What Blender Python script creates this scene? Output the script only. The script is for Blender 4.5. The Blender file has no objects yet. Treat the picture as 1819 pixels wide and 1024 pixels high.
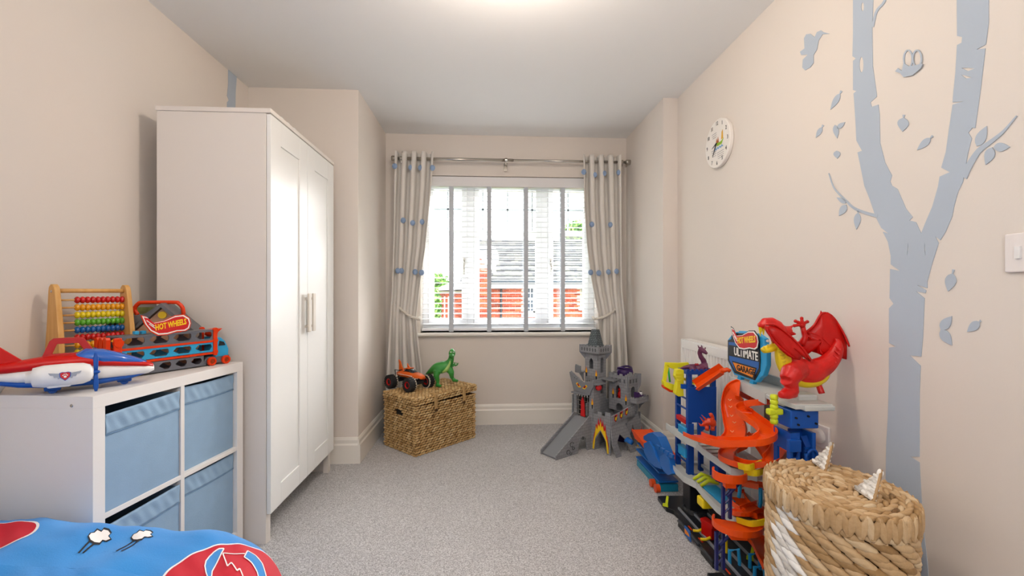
import bpy, bmesh, math, random
from math import sin, cos, pi, radians, sqrt, atan2
from mathutils import Vector, Matrix
from mathutils.geometry import tessellate_polygon
SC = bpy.context.scene
COL = SC.collection
R = random.Random(7)

# ------------------------------------------------------------------ camera
F = 800.0; CX = 909.5; HY = 519.0; H = 1.10
TH = math.atan(47.0 / F); CT = cos(TH); ST = sin(TH)
cd = bpy.data.cameras.new('camera'); cam = bpy.data.objects.new('camera', cd); COL.objects.link(cam)
cd.sensor_width = 36.0; cd.lens = 36.0 * F / 1819.0; cd.shift_y = (HY - 512.0) / 1819.0
cd.clip_start = 0.02; cd.clip_end = 300
cam.location = (0, 0, H); cam.rotation_euler = (pi / 2, 0, -TH)
SC.camera = cam
# ------------------------------------------------------------------ view, world, big lights
SC.view_settings.view_transform = 'Standard'
try: SC.view_settings.look = 'None'
except Exception: pass
SC.view_settings.gamma = 1.0
SC.view_settings.use_curve_mapping = False
SC.view_settings.exposure = 0.8
w = bpy.data.worlds.new('overcast_sky'); SC.world = w; w.use_nodes = True
nt = w.node_tree; nt.nodes.clear()
wo = nt.nodes.new('ShaderNodeOutputWorld'); bg = nt.nodes.new('ShaderNodeBackground')
bg.inputs['Color'].default_value = (0.93, 0.97, 1.0, 1); bg.inputs['Strength'].default_value = 3.8
nt.links.new(bg.outputs[0], wo.inputs[0])

def lamp(name, kind, loc, energy, color, size=0.2, rot=(0, 0, 0), sizey=None):
    l = bpy.data.lights.new(name, kind); l.energy = energy; l.color = color
    if kind == 'AREA':
        l.size = size
        if sizey: l.shape = 'RECTANGLE'; l.size_y = sizey
    elif kind == 'POINT': l.shadow_soft_size = size
    elif kind == 'SUN': l.angle = size
    o = bpy.data.objects.new(name, l); o.location = loc; o.rotation_euler = rot; COL.objects.link(o); return o
# the bulbs of the ceiling light, just above the frame
lamp('ceiling_bulb_light', 'POINT', (0.10, 1.55, 2.22), 14, (1.0, 0.86, 0.73), 0.07)
# hazy sun beyond the window, high on the right
lamp('hazy_sun', 'SUN', (3, 8, 6), 14.0, (1.0, 0.985, 0.96), radians(40), (radians(-66), 0, radians(-26)))
# unseen fill light added behind the camera to brighten the ceiling and near half
lamp('added_fill_light', 'POINT', (0.0, -0.7, 1.75), 20, (1.0, 0.985, 0.975), 0.25)

# ------------------------------------------------------------------ measuring helpers: pixel of the photo -> point on a real plane
def ratio(px):
    t = (px - CX) / F
    return (ST + t * CT) / (CT - t * ST)
def PY(px, py, Y):
    X = ratio(px) * Y; d = X * ST + Y * CT
    return Vector((X, Y, H - (py - HY) * d / F))
def PX(px, py, X):
    Y = X / ratio(px); d = X * ST + Y * CT
    return Vector((X, Y, H - (py - HY) * d / F))
def PZ(px, py, Z):
    d = (H - Z) * F / (py - HY); r = ratio(px); Y = d / (r * ST + CT)
    return Vector((r * Y, Y, Z))

# ------------------------------------------------------------------ materials
def lin(c):
    if isinstance(c, str):
        c = [int(c[i:i + 2], 16) / 255 for i in (0, 2, 4)]
        return tuple(x / 12.92 if x <= 0.04045 else ((x + 0.055) / 1.055) ** 2.4 for x in c) + (1,)
    return tuple(c) + (1,)
MATS = {}
def mat(name, c, rough=0.5, bump=0.0, bscale=200, var=0.0, vscale=8, metal=0.0, spec=0.5, coat=0.0, c2=None, trans=0.0, alpha=1.0, sheen=0.0, stretch=None):
    if name in MATS: return MATS[name]
    m = bpy.data.materials.new(name); m.use_nodes = True; n = m.node_tree.nodes; L = m.node_tree.links
    p = n['Principled BSDF']; p.inputs['Base Color'].default_value = lin(c); p.inputs['Roughness'].default_value = rough
    p.inputs['Metallic'].default_value = metal; p.inputs['Specular IOR Level'].default_value = spec
    p.inputs['Coat Weight'].default_value = coat; p.inputs['Transmission Weight'].default_value = trans
    p.inputs['Alpha'].default_value = alpha; p.inputs['Sheen Weight'].default_value = sheen
    tc = n.new('ShaderNodeTexCoord'); src = tc.outputs['Object']
    if stretch:
        mp = n.new('ShaderNodeMapping'); mp.inputs['Scale'].default_value = stretch; L.new(src, mp.inputs[0]); src = mp.outputs[0]
    if var or c2:
        nz = n.new('ShaderNodeTexNoise'); nz.inputs['Scale'].default_value = vscale; nz.inputs['Detail'].default_value = 4
        L.new(src, nz.inputs['Vector'])
        mx = n.new('ShaderNodeMix'); mx.data_type = 'RGBA'
        a = lin(c); b = lin(c2) if c2 else tuple(x * (1 - var) for x in a[:3]) + (1,)
        mx.inputs[6].default_value = a; mx.inputs[7].default_value = b
        mr = n.new('ShaderNodeMapRange'); mr.inputs[1].default_value = 0.35; mr.inputs[2].default_value = 0.65
        L.new(nz.outputs[0], mr.inputs[0]); L.new(mr.outputs[0], mx.inputs[0]); L.new(mx.outputs[2], p.inputs['Base Color'])
    if bump:
        nb = n.new('ShaderNodeTexNoise'); nb.inputs['Scale'].default_value = bscale; nb.inputs['Detail'].default_value = 3
        L.new(src, nb.inputs['Vector'])
        b = n.new('ShaderNodeBump'); b.inputs['Strength'].default_value = bump; b.inputs['Distance'].default_value = 0.002
        L.new(nb.outputs[0], b.inputs['Height']); L.new(b.outputs[0], p.inputs['Normal'])
    MATS[name] = m; return m
def plastic(name, c, rough=0.35): return mat(name, c, rough, bump=0.08, bscale=60, var=0.06, vscale=12, spec=0.35)
def brickmat(name, c1, c2, cm, sc=1.0, w=0.03, h=0.014, mortar=0.0018, rough=0.6):
    m = bpy.data.materials.new(name); m.use_nodes = True; n = m.node_tree.nodes; L = m.node_tree.links
    p = n['Principled BSDF']; p.inputs['Roughness'].default_value = rough
    tc = n.new('ShaderNodeTexCoord'); sp = n.new('ShaderNodeSeparateXYZ'); L.new(tc.outputs['Object'], sp.inputs[0])
    ad = n.new('ShaderNodeMath'); ad.operation = 'ADD'; L.new(sp.outputs[0], ad.inputs[0]); L.new(sp.outputs[1], ad.inputs[1])
    cb = n.new('ShaderNodeCombineXYZ'); L.new(ad.outputs[0], cb.inputs[0]); L.new(sp.outputs[2], cb.inputs[1])
    b = n.new('ShaderNodeTexBrick'); b.inputs['Scale'].default_value = sc; b.inputs['Brick Width'].default_value = w
    b.inputs['Row Height'].default_value = h; b.inputs['Mortar Size'].default_value = mortar
    b.inputs['Color1'].default_value = lin(c1); b.inputs['Color2'].default_value = lin(c2); b.inputs['Mortar'].default_value = lin(cm)
    L.new(cb.outputs[0], b.inputs['Vector']); L.new(b.outputs[0], p.inputs['Base Color']); return m
def varmat(name, cols, rough=0.6, bump=0.4, nw=0.3):
    """colour picked per strand from the 'var' attribute, fibres from noise"""
    m = bpy.data.materials.new(name); m.use_nodes = True; n = m.node_tree.nodes; L = m.node_tree.links
    p = n['Principled BSDF']; p.inputs['Roughness'].default_value = rough
    at = n.new('ShaderNodeAttribute'); at.attribute_name = 'var'
    nz = n.new('ShaderNodeTexNoise'); nz.inputs['Scale'].default_value = 90; nz.inputs['Detail'].default_value = 5
    tc = n.new('ShaderNodeTexCoord'); L.new(tc.outputs['Object'], nz.inputs['Vector'])
    mr = n.new('ShaderNodeMath'); mr.operation = 'MULTIPLY_ADD'; L.new(nz.outputs[0], mr.inputs[0]); mr.inputs[1].default_value = nw
    s = n.new('ShaderNodeMath'); s.operation = 'SUBTRACT'; L.new(at.outputs['Fac'], s.inputs[0]); s.inputs[1].default_value = nw / 2
    L.new(s.outputs[0], mr.inputs[2])
    cr = n.new('ShaderNodeValToRGB'); e = cr.color_ramp.elements
    e[0].position = 0; e[0].color = lin(cols[0]); e[1].position = 1; e[1].color = lin(cols[-1])
    for i, c in enumerate(cols[1:-1]): q = e.new((i + 1) / (len(cols) - 1)); q.color = lin(c)
    L.new(mr.outputs[0], cr.inputs[0]); L.new(cr.outputs[0], p.inputs['Base Color'])
    b = n.new('ShaderNodeBump'); b.inputs['Strength'].default_value = bump; b.inputs['Distance'].default_value = 0.003
    L.new(nz.outputs[0], b.inputs['Height']); L.new(b.outputs[0], p.inputs['Normal']); return m

WHITE = mat('white_lacquer', 'e6e3df', 0.35, bump=0.03, bscale=30)
TRIM = mat('trim_gloss', 'f0ebe2', 0.3)
UPVC = mat('white_upvc', 'f4f5f7', 0.3)
WALL = mat('wall_paint', 'e2dad2', 0.85, bump=0.12, bscale=120, c2='e5dbd1', vscale=1.2)
CEIL = mat('ceiling_paint', 'f1f1f0', 0.9, bump=0.08, bscale=120)
DECAL = mat('blue_wall_paint', 'b6c2d0', 0.8, bump=0.08, bscale=120, var=0.05, vscale=2)
RED = plastic('red_plastic', 'c90d05'); ORANGE = plastic('orange_plastic', 'e83c06'); BLUE = plastic('blue_plastic', '0f52ad')
SKY = plastic('light_blue_plastic', '2ea3dc'); YEL = plastic('yellow_plastic', 'f4d51a'); GREY = plastic('grey_plastic', '72747c')
LGREY = plastic('pale_grey_plastic', 'c6c9c6'); BLACK = plastic('black_plastic', '1d1f24'); NAVY = plastic('navy_plastic', '23296a')
WPL = plastic('white_plastic', 'eeeeee'); LIME = plastic('lime_plastic', 'd6e22a'); DARK = mat('dark_inside', '161616', 0.9)
CHROME = mat('brushed_steel', 'b9b4ac', 0.25, metal=1.0)
PRINTW = mat('print_white', 'f4f2ec', 0.6); PRINTR = mat('print_red', 'd21a1f', 0.5); PRINTY = mat('print_yellow', 'fbd21c', 0.5)
PRINTK = mat('print_black', '15161a', 0.5); PRINTB = mat('print_blue', '1c5fae', 0.5); PRINTO = mat('print_orange', 'ef8a1d', 0.5)

# ------------------------------------------------------------------ mesh builder
def basis(d):
    d = d.normalized(); up = Vector((0, 0, 1)) if abs(d.z) < 0.95 else Vector((0, 1, 0))
    a = d.cross(up).normalized(); return a, a.cross(d).normalized()
class MB:
    def __init__(s, M=None): s.v = []; s.f = []; s.mi = []; s.var = []; s.m = 0; s.M = M; s.cv = 0.5
    def add(s, vs, fs):
        b = len(s.v); s.v += [Vector(p) for p in vs] if s.M is None else [s.M @ Vector(p) for p in vs]
        s.f += [tuple(i + b for i in f) for f in fs]; s.mi += [s.m] * len(fs); s.var += [s.cv] * len(vs)
    def box(s, c, d, rz=0, M=None, bev=0.0):
        x, y, z = d[0] / 2, d[1] / 2, d[2] / 2; c = Vector(c)
        m = M if M is not None else Matrix.Rotation(rz, 3, 'Z')
        if bev <= 0:
            P = [(-x, -y, -z), (x, -y, -z), (x, y, -z), (-x, y, -z), (-x, -y, z), (x, -y, z), (x, y, z), (-x, y, z)]
            s.add([c + m @ Vector(p) for p in P], [(0, 3, 2, 1), (4, 5, 6, 7), (0, 1, 5, 4), (1, 2, 6, 5), (2, 3, 7, 6), (3, 0, 4, 7)])
        else:
            b = min(bev, x * .9, y * .9, z * .9); bm = bmesh.new(); bmesh.ops.create_cube(bm, size=1)
            for v in bm.verts: v.co = Vector((v.co.x * 2 * x, v.co.y * 2 * y, v.co.z * 2 * z))
            bmesh.ops.bevel(bm, geom=bm.edges[:], offset=b, segments=2, profile=0.5, affect='EDGES')
            bm.verts.ensure_lookup_table()
            s.add([c + m @ v.co for v in bm.verts], [tuple(v.index for v in f.verts) for f in bm.faces]); bm.free()
        return s
    def b2(s, a, b, bev=0.0):
        return s.box([(a[i] + b[i]) / 2 for i in range(3)], [abs(a[i] - b[i]) for i in range(3)], bev=bev)
    def tube(s, pts, r, n=10, cap=True, flat=1.0, closed=False, up=None):
        pts = [Vector(p) for p in pts]; k = len(pts)
        rr = r if isinstance(r, (list, tuple)) else [r] * k
        vs = []; pa = None
        for i, p in enumerate(pts):
            if closed: d = pts[(i + 1) % k] - pts[i - 1]
            else: d = pts[min(i + 1, k - 1)] - pts[max(i - 1, 0)]
            if d.length < 1e-9: d = Vector((0, 0, 1))
            d.normalize()
            if pa is None:
                if up is not None: a = d.cross(Vector(up)).normalized()
                else: a, _ = basis(d)
            else:
                a = pa - d * pa.dot(d); a = a.normalized() if a.length > 1e-6 else basis(d)[0]
            pa = a; b = a.cross(d)
            q = rr[i]; qa, qb = (q if isinstance(q, (tuple, list)) else (q, q * flat))
            for j in range(n):
                t = 2 * pi * j / n; vs.append(p + a * (qa * cos(t)) + b * (qb * sin(t)))
        fs = []
        for i in range(k if closed else k - 1):
            i2 = (i + 1) % k
            for j in range(n): fs.append((i * n + j, i2 * n + j, i2 * n + (j + 1) % n, i * n + (j + 1) % n))
        if cap and not closed: fs.append(tuple(range(n))); fs.append(tuple(reversed([(k - 1) * n + j for j in range(n)])))
        s.add(vs, fs); return s
    def cyl(s, a, b, r, n=20, r2=None): return s.tube([a, b], [r, r if r2 is None else r2], n)
    def ball(s, c, r, nu=14, nv=9, M=None):
        c = Vector(c); r = r if isinstance(r, (tuple, list)) else (r, r, r); vs = [(0, 0, 1)]
        for i in range(1, nv):
            t = pi * i / nv
            for j in range(nu): vs.append((sin(t) * cos(2 * pi * j / nu), sin(t) * sin(2 * pi * j / nu), cos(t)))
        vs.append((0, 0, -1)); fs = [(0, 1 + j, 1 + (j + 1) % nu) for j in range(nu)]
        for i in range(nv - 2):
            for j in range(nu):
                a = 1 + i * nu; fs.append((a + j, a + nu + j, a + nu + (j + 1) % nu, a + (j + 1) % nu))
        e = len(vs) - 1; a = 1 + (nv - 2) * nu
        fs += [(a + j, e, a + (j + 1) % nu) for j in range(nu)]
        M = M or Matrix.Identity(3)
        s.add([c + M @ Vector((p[0] * r[0], p[1] * r[1], p[2] * r[2])) for p in vs], fs); return s
    def prism(s, loops, O, U, V, th):
        """polygon (first loop) with holes, in plane O + x U + y V, thickness th along U x V both ways half"""
        if not isinstance(loops[0][0], (tuple, list, Vector)): loops = [loops]
        O = Vector(O); U = Vector(U); V = Vector(V); N = U.cross(V).normalized()
        L3 = [[Vector((p[0], p[1], 0)) for p in l] for l in loops]
        tri = tessellate_polygon(L3); flat = [p for l in L3 for p in l]; k = len(flat)
        top = [O + U * p.x + V * p.y + N * (th / 2) for p in flat]; bot = [O + U * p.x + V * p.y - N * (th / 2) for p in flat]
        fs = []
        for t in tri:
            a, b, c = [flat[i] for i in t]; ar = (b - a).cross(c - a).z
            if abs(ar) < 1e-14: continue
            t = t if ar > 0 else (t[0], t[2], t[1])
            fs.append(tuple(t))
            if th > 0: fs.append((t[2] + k, t[1] + k, t[0] + k))
        if th > 0:
            o = 0
            for li, l in enumerate(L3):
                n = len(l); A = sum(l[i].x * l[(i + 1) % n].y - l[(i + 1) % n].x * l[i].y for i in range(n))
                flip = (A > 0) != (li == 0)
                for i in range(n):
                    j = (i + 1) % n; q = (o + i, o + i + k, o + j + k, o + j)
                    fs.append(q if not flip else q[::-1])
                o += n
        s.add(top + (bot if th > 0 else []), fs); return s
    def lathe(s, prof, c, n=28, axis='z', sx=1.0, sy=1.0):
        c = Vector(c); vs = []
        for (r, z) in prof:
            for j in range(n):
                t = 2 * pi * j / n; p = (r * cos(t) * sx, r * sin(t) * sy, z)
                if axis == 'x': p = (p[2], p[0], p[1])
                if axis == 'y': p = (p[0], p[2], p[1])
                vs.append(c + Vector(p))
        k = len(prof); fs = []
        for i in range(k - 1):
            for j in range(n): fs.append((i * n + j, i * n + (j + 1) % n, (i + 1) * n + (j + 1) % n, (i + 1) * n + j))
        s.add(vs, fs); return s
    def sweep(s, path, prof, up=(0, 0, 1), closed=False, closeprof=True, ups=None):
        """profile points (side, up) swept along the path"""
        path = [Vector(p) for p in path]; k = len(path); n = len(prof); vs = []
        for i, p in enumerate(path):
            d = (path[(i + 1) % k] - path[i - 1]) if closed else (path[min(i + 1, k - 1)] - path[max(i - 1, 0)])
            d.normalize(); u = Vector(ups[i] if ups else up); a = d.cross(u); a = a.normalized() if a.length > 1e-5 else Vector((1, 0, 0)); b = a.cross(d)
            for (x, y) in prof: vs.append(p + a * x + b * y)
        fs = []
        for i in range(k if closed else k - 1):
            i2 = (i + 1) % k
            for j in range(n if closeprof else n - 1): fs.append((i * n + j, i * n + (j + 1) % n, i2 * n + (j + 1) % n, i2 * n + j))
        if not closed and closeprof: fs.append(tuple(reversed(range(n)))); fs.append(tuple((k - 1) * n + j for j in range(n)))
        s.add(vs, fs); return s
    def grid(s, fn, nu, nv):
        vs = [fn(i / nu, j / nv) for j in range(nv + 1) for i in range(nu + 1)]
        s.add(vs, [(j * (nu + 1) + i, j * (nu + 1) + i + 1, (j + 1) * (nu + 1) + i + 1, (j + 1) * (nu + 1) + i) for j in range(nv) for i in range(nu)]); return s
    def build(s, name, m, parent=None, smooth=False, local=False, fix=True, remesh=0.0, solid=0.0, bev=0.0, sub=0, kind=None, label=None, usevar=False, smoothit=0):
        me = bpy.data.meshes.new(name); vs = s.v
        if parent is not None and not local:
            Mi = WM(parent).inverted(); vs = [Mi @ v for v in vs]
            org = None
        elif parent is None:
            # origin at the base of the thing
            xs = [v.x for v in vs]; ys = [v.y for v in vs]; zs = [v.z for v in vs]
            org = Vector(((min(xs) + max(xs)) / 2, (min(ys) + max(ys)) / 2, min(zs))); vs = [v - org for v in vs]
        me.from_pydata([tuple(v) for v in vs], [], s.f)
        ms = m if isinstance(m, (list, tuple)) else [m]
        for q in ms: me.materials.append(q)
        me.polygons.foreach_set('material_index', s.mi)
        if fix:
            bm = bmesh.new(); bm.from_mesh(me); bmesh.ops.recalc_face_normals(bm, faces=bm.faces[:]); bm.to_mesh(me); bm.free()
        if smooth: me.polygons.foreach_set('use_smooth', [True] * len(me.polygons))
        if usevar:
            at = me.attributes.new('var', 'FLOAT', 'POINT'); at.data.foreach_set('value', s.var)
        o = bpy.data.objects.new(name, me); COL.objects.link(o)
        if parent is not None: o.parent = parent
        else: o.location = org
        if remesh:
            q = o.modifiers.new('remesh', 'REMESH'); q.mode = 'VOXEL'; q.voxel_size = remesh; q.use_smooth_shade = True
            q = o.modifiers.new('smooth', 'SMOOTH'); q.iterations = smoothit or 3; q.factor = 0.5
        if solid: q = o.modifiers.new('solid', 'SOLIDIFY'); q.thickness = solid; q.offset = 0
        if bev: q = o.modifiers.new('bevel', 'BEVEL'); q.width = bev; q.segments = 2; q.limit_method = 'ANGLE'
        if sub: q = o.modifiers.new('sub', 'SUBSURF'); q.levels = sub; q.render_levels = sub
        if kind: o['kind'] = kind
        if label: o['label'] = label
        return o
def WM(o):
    M = Matrix.LocRotScale(o.location, o.rotation_euler, None)
    return WM(o.parent) @ M if o.parent else M
def tag(o, label, cat, group=None):
    o['label'] = label; o['category'] = cat
    if group: o['group'] = group
    return o
def thing(name, label, cat, loc=(0, 0, 0), rz=0, group=None):
    o = bpy.data.objects.new(name, None); o.empty_display_size = 0.05; COL.objects.link(o)
    o.location = loc; o.rotation_euler = (0, 0, rz); return tag(o, label, cat, group)
def struct(o): o['kind'] = 'structure'; return o
def shared(name, me, parent, loc, rot=(0, 0, 0), scale=(1, 1, 1)):
    o = bpy.data.objects.new(name, me); COL.objects.link(o); o.parent = parent; o.location = loc; o.rotation_euler = rot; o.scale = scale; return o
def text(name, body, size, O, U, V, m, parent, th=0.0006, sx=1.0, shear=0.0, align='CENTER', off=0.0):
    """flat lettering as a mesh: O centre, U reading direction, V up"""
    cu = bpy.data.curves.new(name, 'FONT'); cu.body = body; cu.size = size; cu.align_x = align; cu.align_y = 'CENTER'
    cu.extrude = th; cu.offset = off; cu.shear = shear; cu.resolution_u = 2
    o = bpy.data.objects.new(name, cu); COL.objects.link(o)
    dg = bpy.context.evaluated_depsgraph_get(); me = bpy.data.meshes.new_from_object(o.evaluated_get(dg))
    bpy.data.objects.remove(o); bpy.data.curves.remove(cu)
    U = Vector(U).normalized(); V = Vector(V).normalized(); N = U.cross(V)
    Mi = WM(parent).inverted() if parent else Matrix.Identity(4); O = Vector(O)
    for v in me.vertices: v.co = Mi @ (O + U * (v.co.x * sx) + V * v.co.y + N * v.co.z)
    me.materials.clear(); me.materials.append(m); me.name = name
    o = bpy.data.objects.new(name, me); COL.objects.link(o)
    if parent: o.parent = parent
    return o
def bez(pts, n=8):
    """Catmull-Rom through the points"""
    P = [Vector(p) for p in pts]; P = [P[0] * 2 - P[1]] + P + [P[-1] * 2 - P[-2]]; out = []
    for i in range(1, len(P) - 2):
        for j in range(n):
            t = j / n; a, b, c, d = P[i - 1], P[i], P[i + 1], P[i + 2]
            out.append(0.5 * ((2 * b) + (c - a) * t + (2 * a - 5 * b + 4 * c - d) * t * t + (3 * b - a - 3 * c + d) * t ** 3))
    out.append(P[-2]); return out
# low-poly strand lumps for the woven baskets
_sv = [(0, 0, 1)]; _nu, _nv = 8, 5
for _i in range(1, _nv):
    for _j in range(_nu): _sv.append((sin(pi * _i / _nv) * cos(2 * pi * _j / _nu), sin(pi * _i / _nv) * sin(2 * pi * _j / _nu), cos(pi * _i / _nv)))
_sv.append((0, 0, -1)); _sf = [(0, 1 + j, 1 + (j + 1) % _nu) for j in range(_nu)]
for _i in range(_nv - 2):
    for _j in range(_nu): _a = 1 + _i * _nu; _sf.append((_a + _j, _a + _nu + _j, _a + _nu + (_j + 1) % _nu, _a + (_j + 1) % _nu))
_a = 1 + (_nv - 2) * _nu; _sf += [(_a + j, len(_sv) - 1, _a + (j + 1) % _nu) for j in range(_nu)]
def lump(mb, c, U, N, ru, rv, rn, bend=0.0):
    """strand: long axis U, normal N"""
    V = N.cross(U)
    mb.add([c + U * (p[2] * ru) + V * (p[0] * rv * (1 + 0.0)) + N * (p[1] * rn - bend * p[2] * p[2]) for p in _sv], _sf)
# ================================================================== ROOM
XL, XR, YB, YN, ZC = -1.503, 1.285, 3.745, 2.95, 2.40
NL, NR = -0.817, 1.187      # alcove sides
Y0 = -1.3
def carpet():
    m = bpy.data.materials.new('grey_carpet'); m.use_nodes = True; n = m.node_tree.nodes; L = m.node_tree.links
    p = n['Principled BSDF']; p.inputs['Roughness'].default_value = 0.95; p.inputs['Sheen Weight'].default_value = 0.2
    p.inputs['Specular IOR Level'].default_value = 0.1
    tc = n.new('ShaderNodeTexCoord')
    a = n.new('ShaderNodeTexNoise'); a.inputs['Scale'].default_value = 230; a.inputs['Detail'].default_value = 4; L.new(tc.outputs['Object'], a.inputs['Vector'])
    b = n.new('ShaderNodeTexNoise'); b.inputs['Scale'].default_value = 3.0; b.inputs['Detail'].default_value = 3; L.new(tc.outputs['Object'], b.inputs['Vector'])
    r = n.new('ShaderNodeValToRGB'); e = r.color_ramp.elements; e[0].position = 0.32; e[0].color = lin('8f8c8d'); e[1].position = 0.66; e[1].color = lin('e6e4e4')
    L.new(a.outputs[0], r.inputs[0])
    mx = n.new('ShaderNodeMix'); mx.data_type = 'RGBA'; mx.blend_type = 'MULTIPLY'; mx.inputs[0].default_value = 0.12
    L.new(r.outputs[0], mx.inputs[6]); L.new(b.outputs[0], mx.inputs[7]); L.new(mx.outputs[2], p.inputs['Base Color'])
    bu = n.new('ShaderNodeBump'); bu.inputs['Strength'].default_value = 0.6; bu.inputs['Distance'].default_value = 0.006
    L.new(a.outputs[0], bu.inputs['Height']); L.new(bu.outputs[0], p.inputs['Normal']); return m
struct(MB().b2((XL - .1, Y0, -.08), (XR + .1, YB + .25, 0)).build('floor', carpet()))
struct(MB().b2((XL - .1, Y0, ZC), (XR + .1, YB + .25, ZC + .1)).build('ceiling', CEIL))
struct(MB().b2((XL - .1, Y0, 0), (XL, YN + .1, ZC)).build('wall_left', WALL))
struct(MB().b2((XR, Y0, 0), (XR + .1, YN + .1, ZC)).build('wall_right', WALL))
struct(MB().b2((XL, YN, 0), (NL, YB + .25, ZC)).build('wall_alcove_left', WALL))
struct(MB().b2((NR, YN, 0), (XR, YB + .25, ZC)).build('wall_alcove_right', WALL))
struct(MB().b2((XL - .1, Y0 - .1, 0), (XR + .1, Y0, ZC)).build('wall_rear', WALL))
# window opening
WX0, WX1, WZ0, WZ1 = PY(747, 500, YB).x, PY(1062, 500, YB).x, 0.765, 2.062
DP = 0.25
wb = MB()
wb.b2((NL, YB, 0), (NR, YB + DP, WZ0)); wb.b2((NL, YB, WZ1), (NR, YB + DP, ZC)); wb.b2((NL, YB, WZ0), (WX0, YB + DP, WZ1)); wb.b2((WX1, YB, WZ0), (NR, YB + DP, WZ1))
struct(wb.build('wall_back', WALL))
# skirting
prof = [(0, 0), (.016, 0), (.016, .118), (.010, .128), (.010, .150), (.004, .165), (0, .168)]
def skirt(name, a, b):   # the room lies on the right-hand side when walking a -> b
    a = Vector(a); b = Vector(b); struct(MB().sweep([a, b], prof).build(name, TRIM))
skirt('baseboard_left', (XL, Y0, 0), (XL, YN, 0))
skirt('baseboard_alcove_front_left', (XL, YN, 0), (NL, YN, 0))
skirt('baseboard_alcove_left', (NL, YN - .016, 0), (NL, YB, 0))
skirt('baseboard_back', (NL, YB, 0), (NR, YB, 0))
skirt('baseboard_alcove_right', (NR, YB, 0), (NR, YN - .016, 0))
skirt('baseboard_alcove_front_right', (NR, YN, 0), (XR, YN, 0))
skirt('baseboard_right', (XR, YN, 0), (XR, Y0, 0))
# sill
sl = MB(); pr = [(WZ0 - .0, 0)]
sp = [(0.0, WZ0 - .032), (-.035, WZ0 - .032), (-.044, WZ0 - .024), (-.047, WZ0 - .014), (-.044, WZ0 - .004), (-.035, WZ0), (0.15, WZ0 + .0), (.15, WZ0 - .01), (0, WZ0 - .01)]
sl.prism([(p[0], p[1]) for p in sp], ((WX0 + WX1) / 2, YB, 0), (0, 1, 0), (0, 0, 1), (WX1 - WX0) + .06)
struct(sl.build('trim_1', TRIM, bev=.002)); bpy.data.objects['trim_1']['label'] = 'white rounded window sill board'

# ------------------------------------------------------------------ window_1: white three-light window
WY = YB + 0.13
win = bpy.data.objects.new('window_1', None); COL.objects.link(win); win.location = ((WX0 + WX1) / 2, WY, WZ0); win['kind'] = 'structure'
m1, m2 = PY(836, 500, WY).x, PY(967, 500, WY).x; ZT = 1.1 + 104 * 3.9 / 800
fr = MB(); q = .05
fr.b2((WX0, WY, WZ0), (WX1, WY + .06, WZ0 + .06), .004); fr.b2((WX0, WY, WZ1 - .05), (WX1, WY + .06, WZ1), .004)
fr.b2((WX0, WY, WZ0 + .06), (WX0 + .05, WY + .06, WZ1 - .05), .004); fr.b2((WX1 - .05, WY, WZ0 + .06), (WX1, WY + .06, WZ1 - .05), .004)
for m_ in (m1, m2): fr.b2((m_ - .03, WY + .0, WZ0 + .06), (m_ + .03, WY + .06, WZ1 - .05), .004)
fr.build('window_frame', UPVC, win)
GL = bpy.data.materials.new('window_glass'); GL.use_nodes = True; n = GL.node_tree.nodes; n.clear()
o_ = n.new('ShaderNodeOutputMaterial'); t_ = n.new('ShaderNodeBsdfTransparent'); g_ = n.new('ShaderNodeBsdfGlossy'); g_.inputs['Roughness'].default_value = 0.02
x_ = n.new('ShaderNodeMixShader'); x_.inputs[0].default_value = 0.05
GL.node_tree.links.new(t_.outputs[0], x_.inputs[1]); GL.node_tree.links.new(g_.outputs[0], x_.inputs[2]); GL.node_tree.links.new(x_.outputs[0], o_.inputs[0])
edges = [WX0 + .05, m1 - .03, m1 + .03, m2 - .03, m2 + .03, WX1 - .05]
for i in range(3):
    a, b = edges[2 * i], edges[2 * i + 1]; s = MB(); c = WY - .012
    w_ = .045
    for (z0, z1) in ((WZ0 + .055, WZ1 - .045),):
        s.b2((a, c, z0), (b, c + .05, z0 + w_), .004); s.b2((a, c, z1 - w_), (b, c + .05, z1), .004)
        s.b2((a, c, z0 + w_), (a + w_, c + .05, z1 - w_), .004); s.b2((b - w_, c, z0 + w_), (b, c + .05, z1 - w_), .004)
    s.b2((a + w_, c + .01, ZT - .022), (b - w_, c + .045, ZT + .022), .004)
    sash = s.build('sash', UPVC, win)
    g = MB(); cxm = (a + b) / 2; zt2 = WZ1 - .045 - w_
    for xx in ((cxm,) if i != 1 else (a + w_ + .03, cxm, b - w_ - .03)): g.b2((xx - .007, c + .015, ZT), (xx + .007, c + .03, zt2))
    g.b2((a + w_, c + .015, (ZT + zt2) / 2 + .02 - .007), (b - w_, c + .03, (ZT + zt2) / 2 + .02 + .007))
    g.build('glazing_bar', mat('glazing_bar_lead', 'aeb6ba', .4), sash)
    MB().b2((a + w_ - .01, c + .02, WZ0 + .09), (b - w_ + .01, c + .026, WZ1 - .08)).build('pane', GL, sash)
for px, mm in ((825, m1 - .055), (976, m2 + .055)):
    hb = MB(); zc = 1.1 - (465 - 519) * 3.8 / 800
    hb.b2((mm - .009, WY - .03, zc - .03), (mm + .009, WY - .012, zc + .03), .003); hb.tube([(mm, WY - .035, zc + .005), (mm, WY - .05, zc - .01), (mm, WY - .048, zc - .11)], .007, 8)
    hb.build('handle', CHROME, win, smooth=True)

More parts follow.
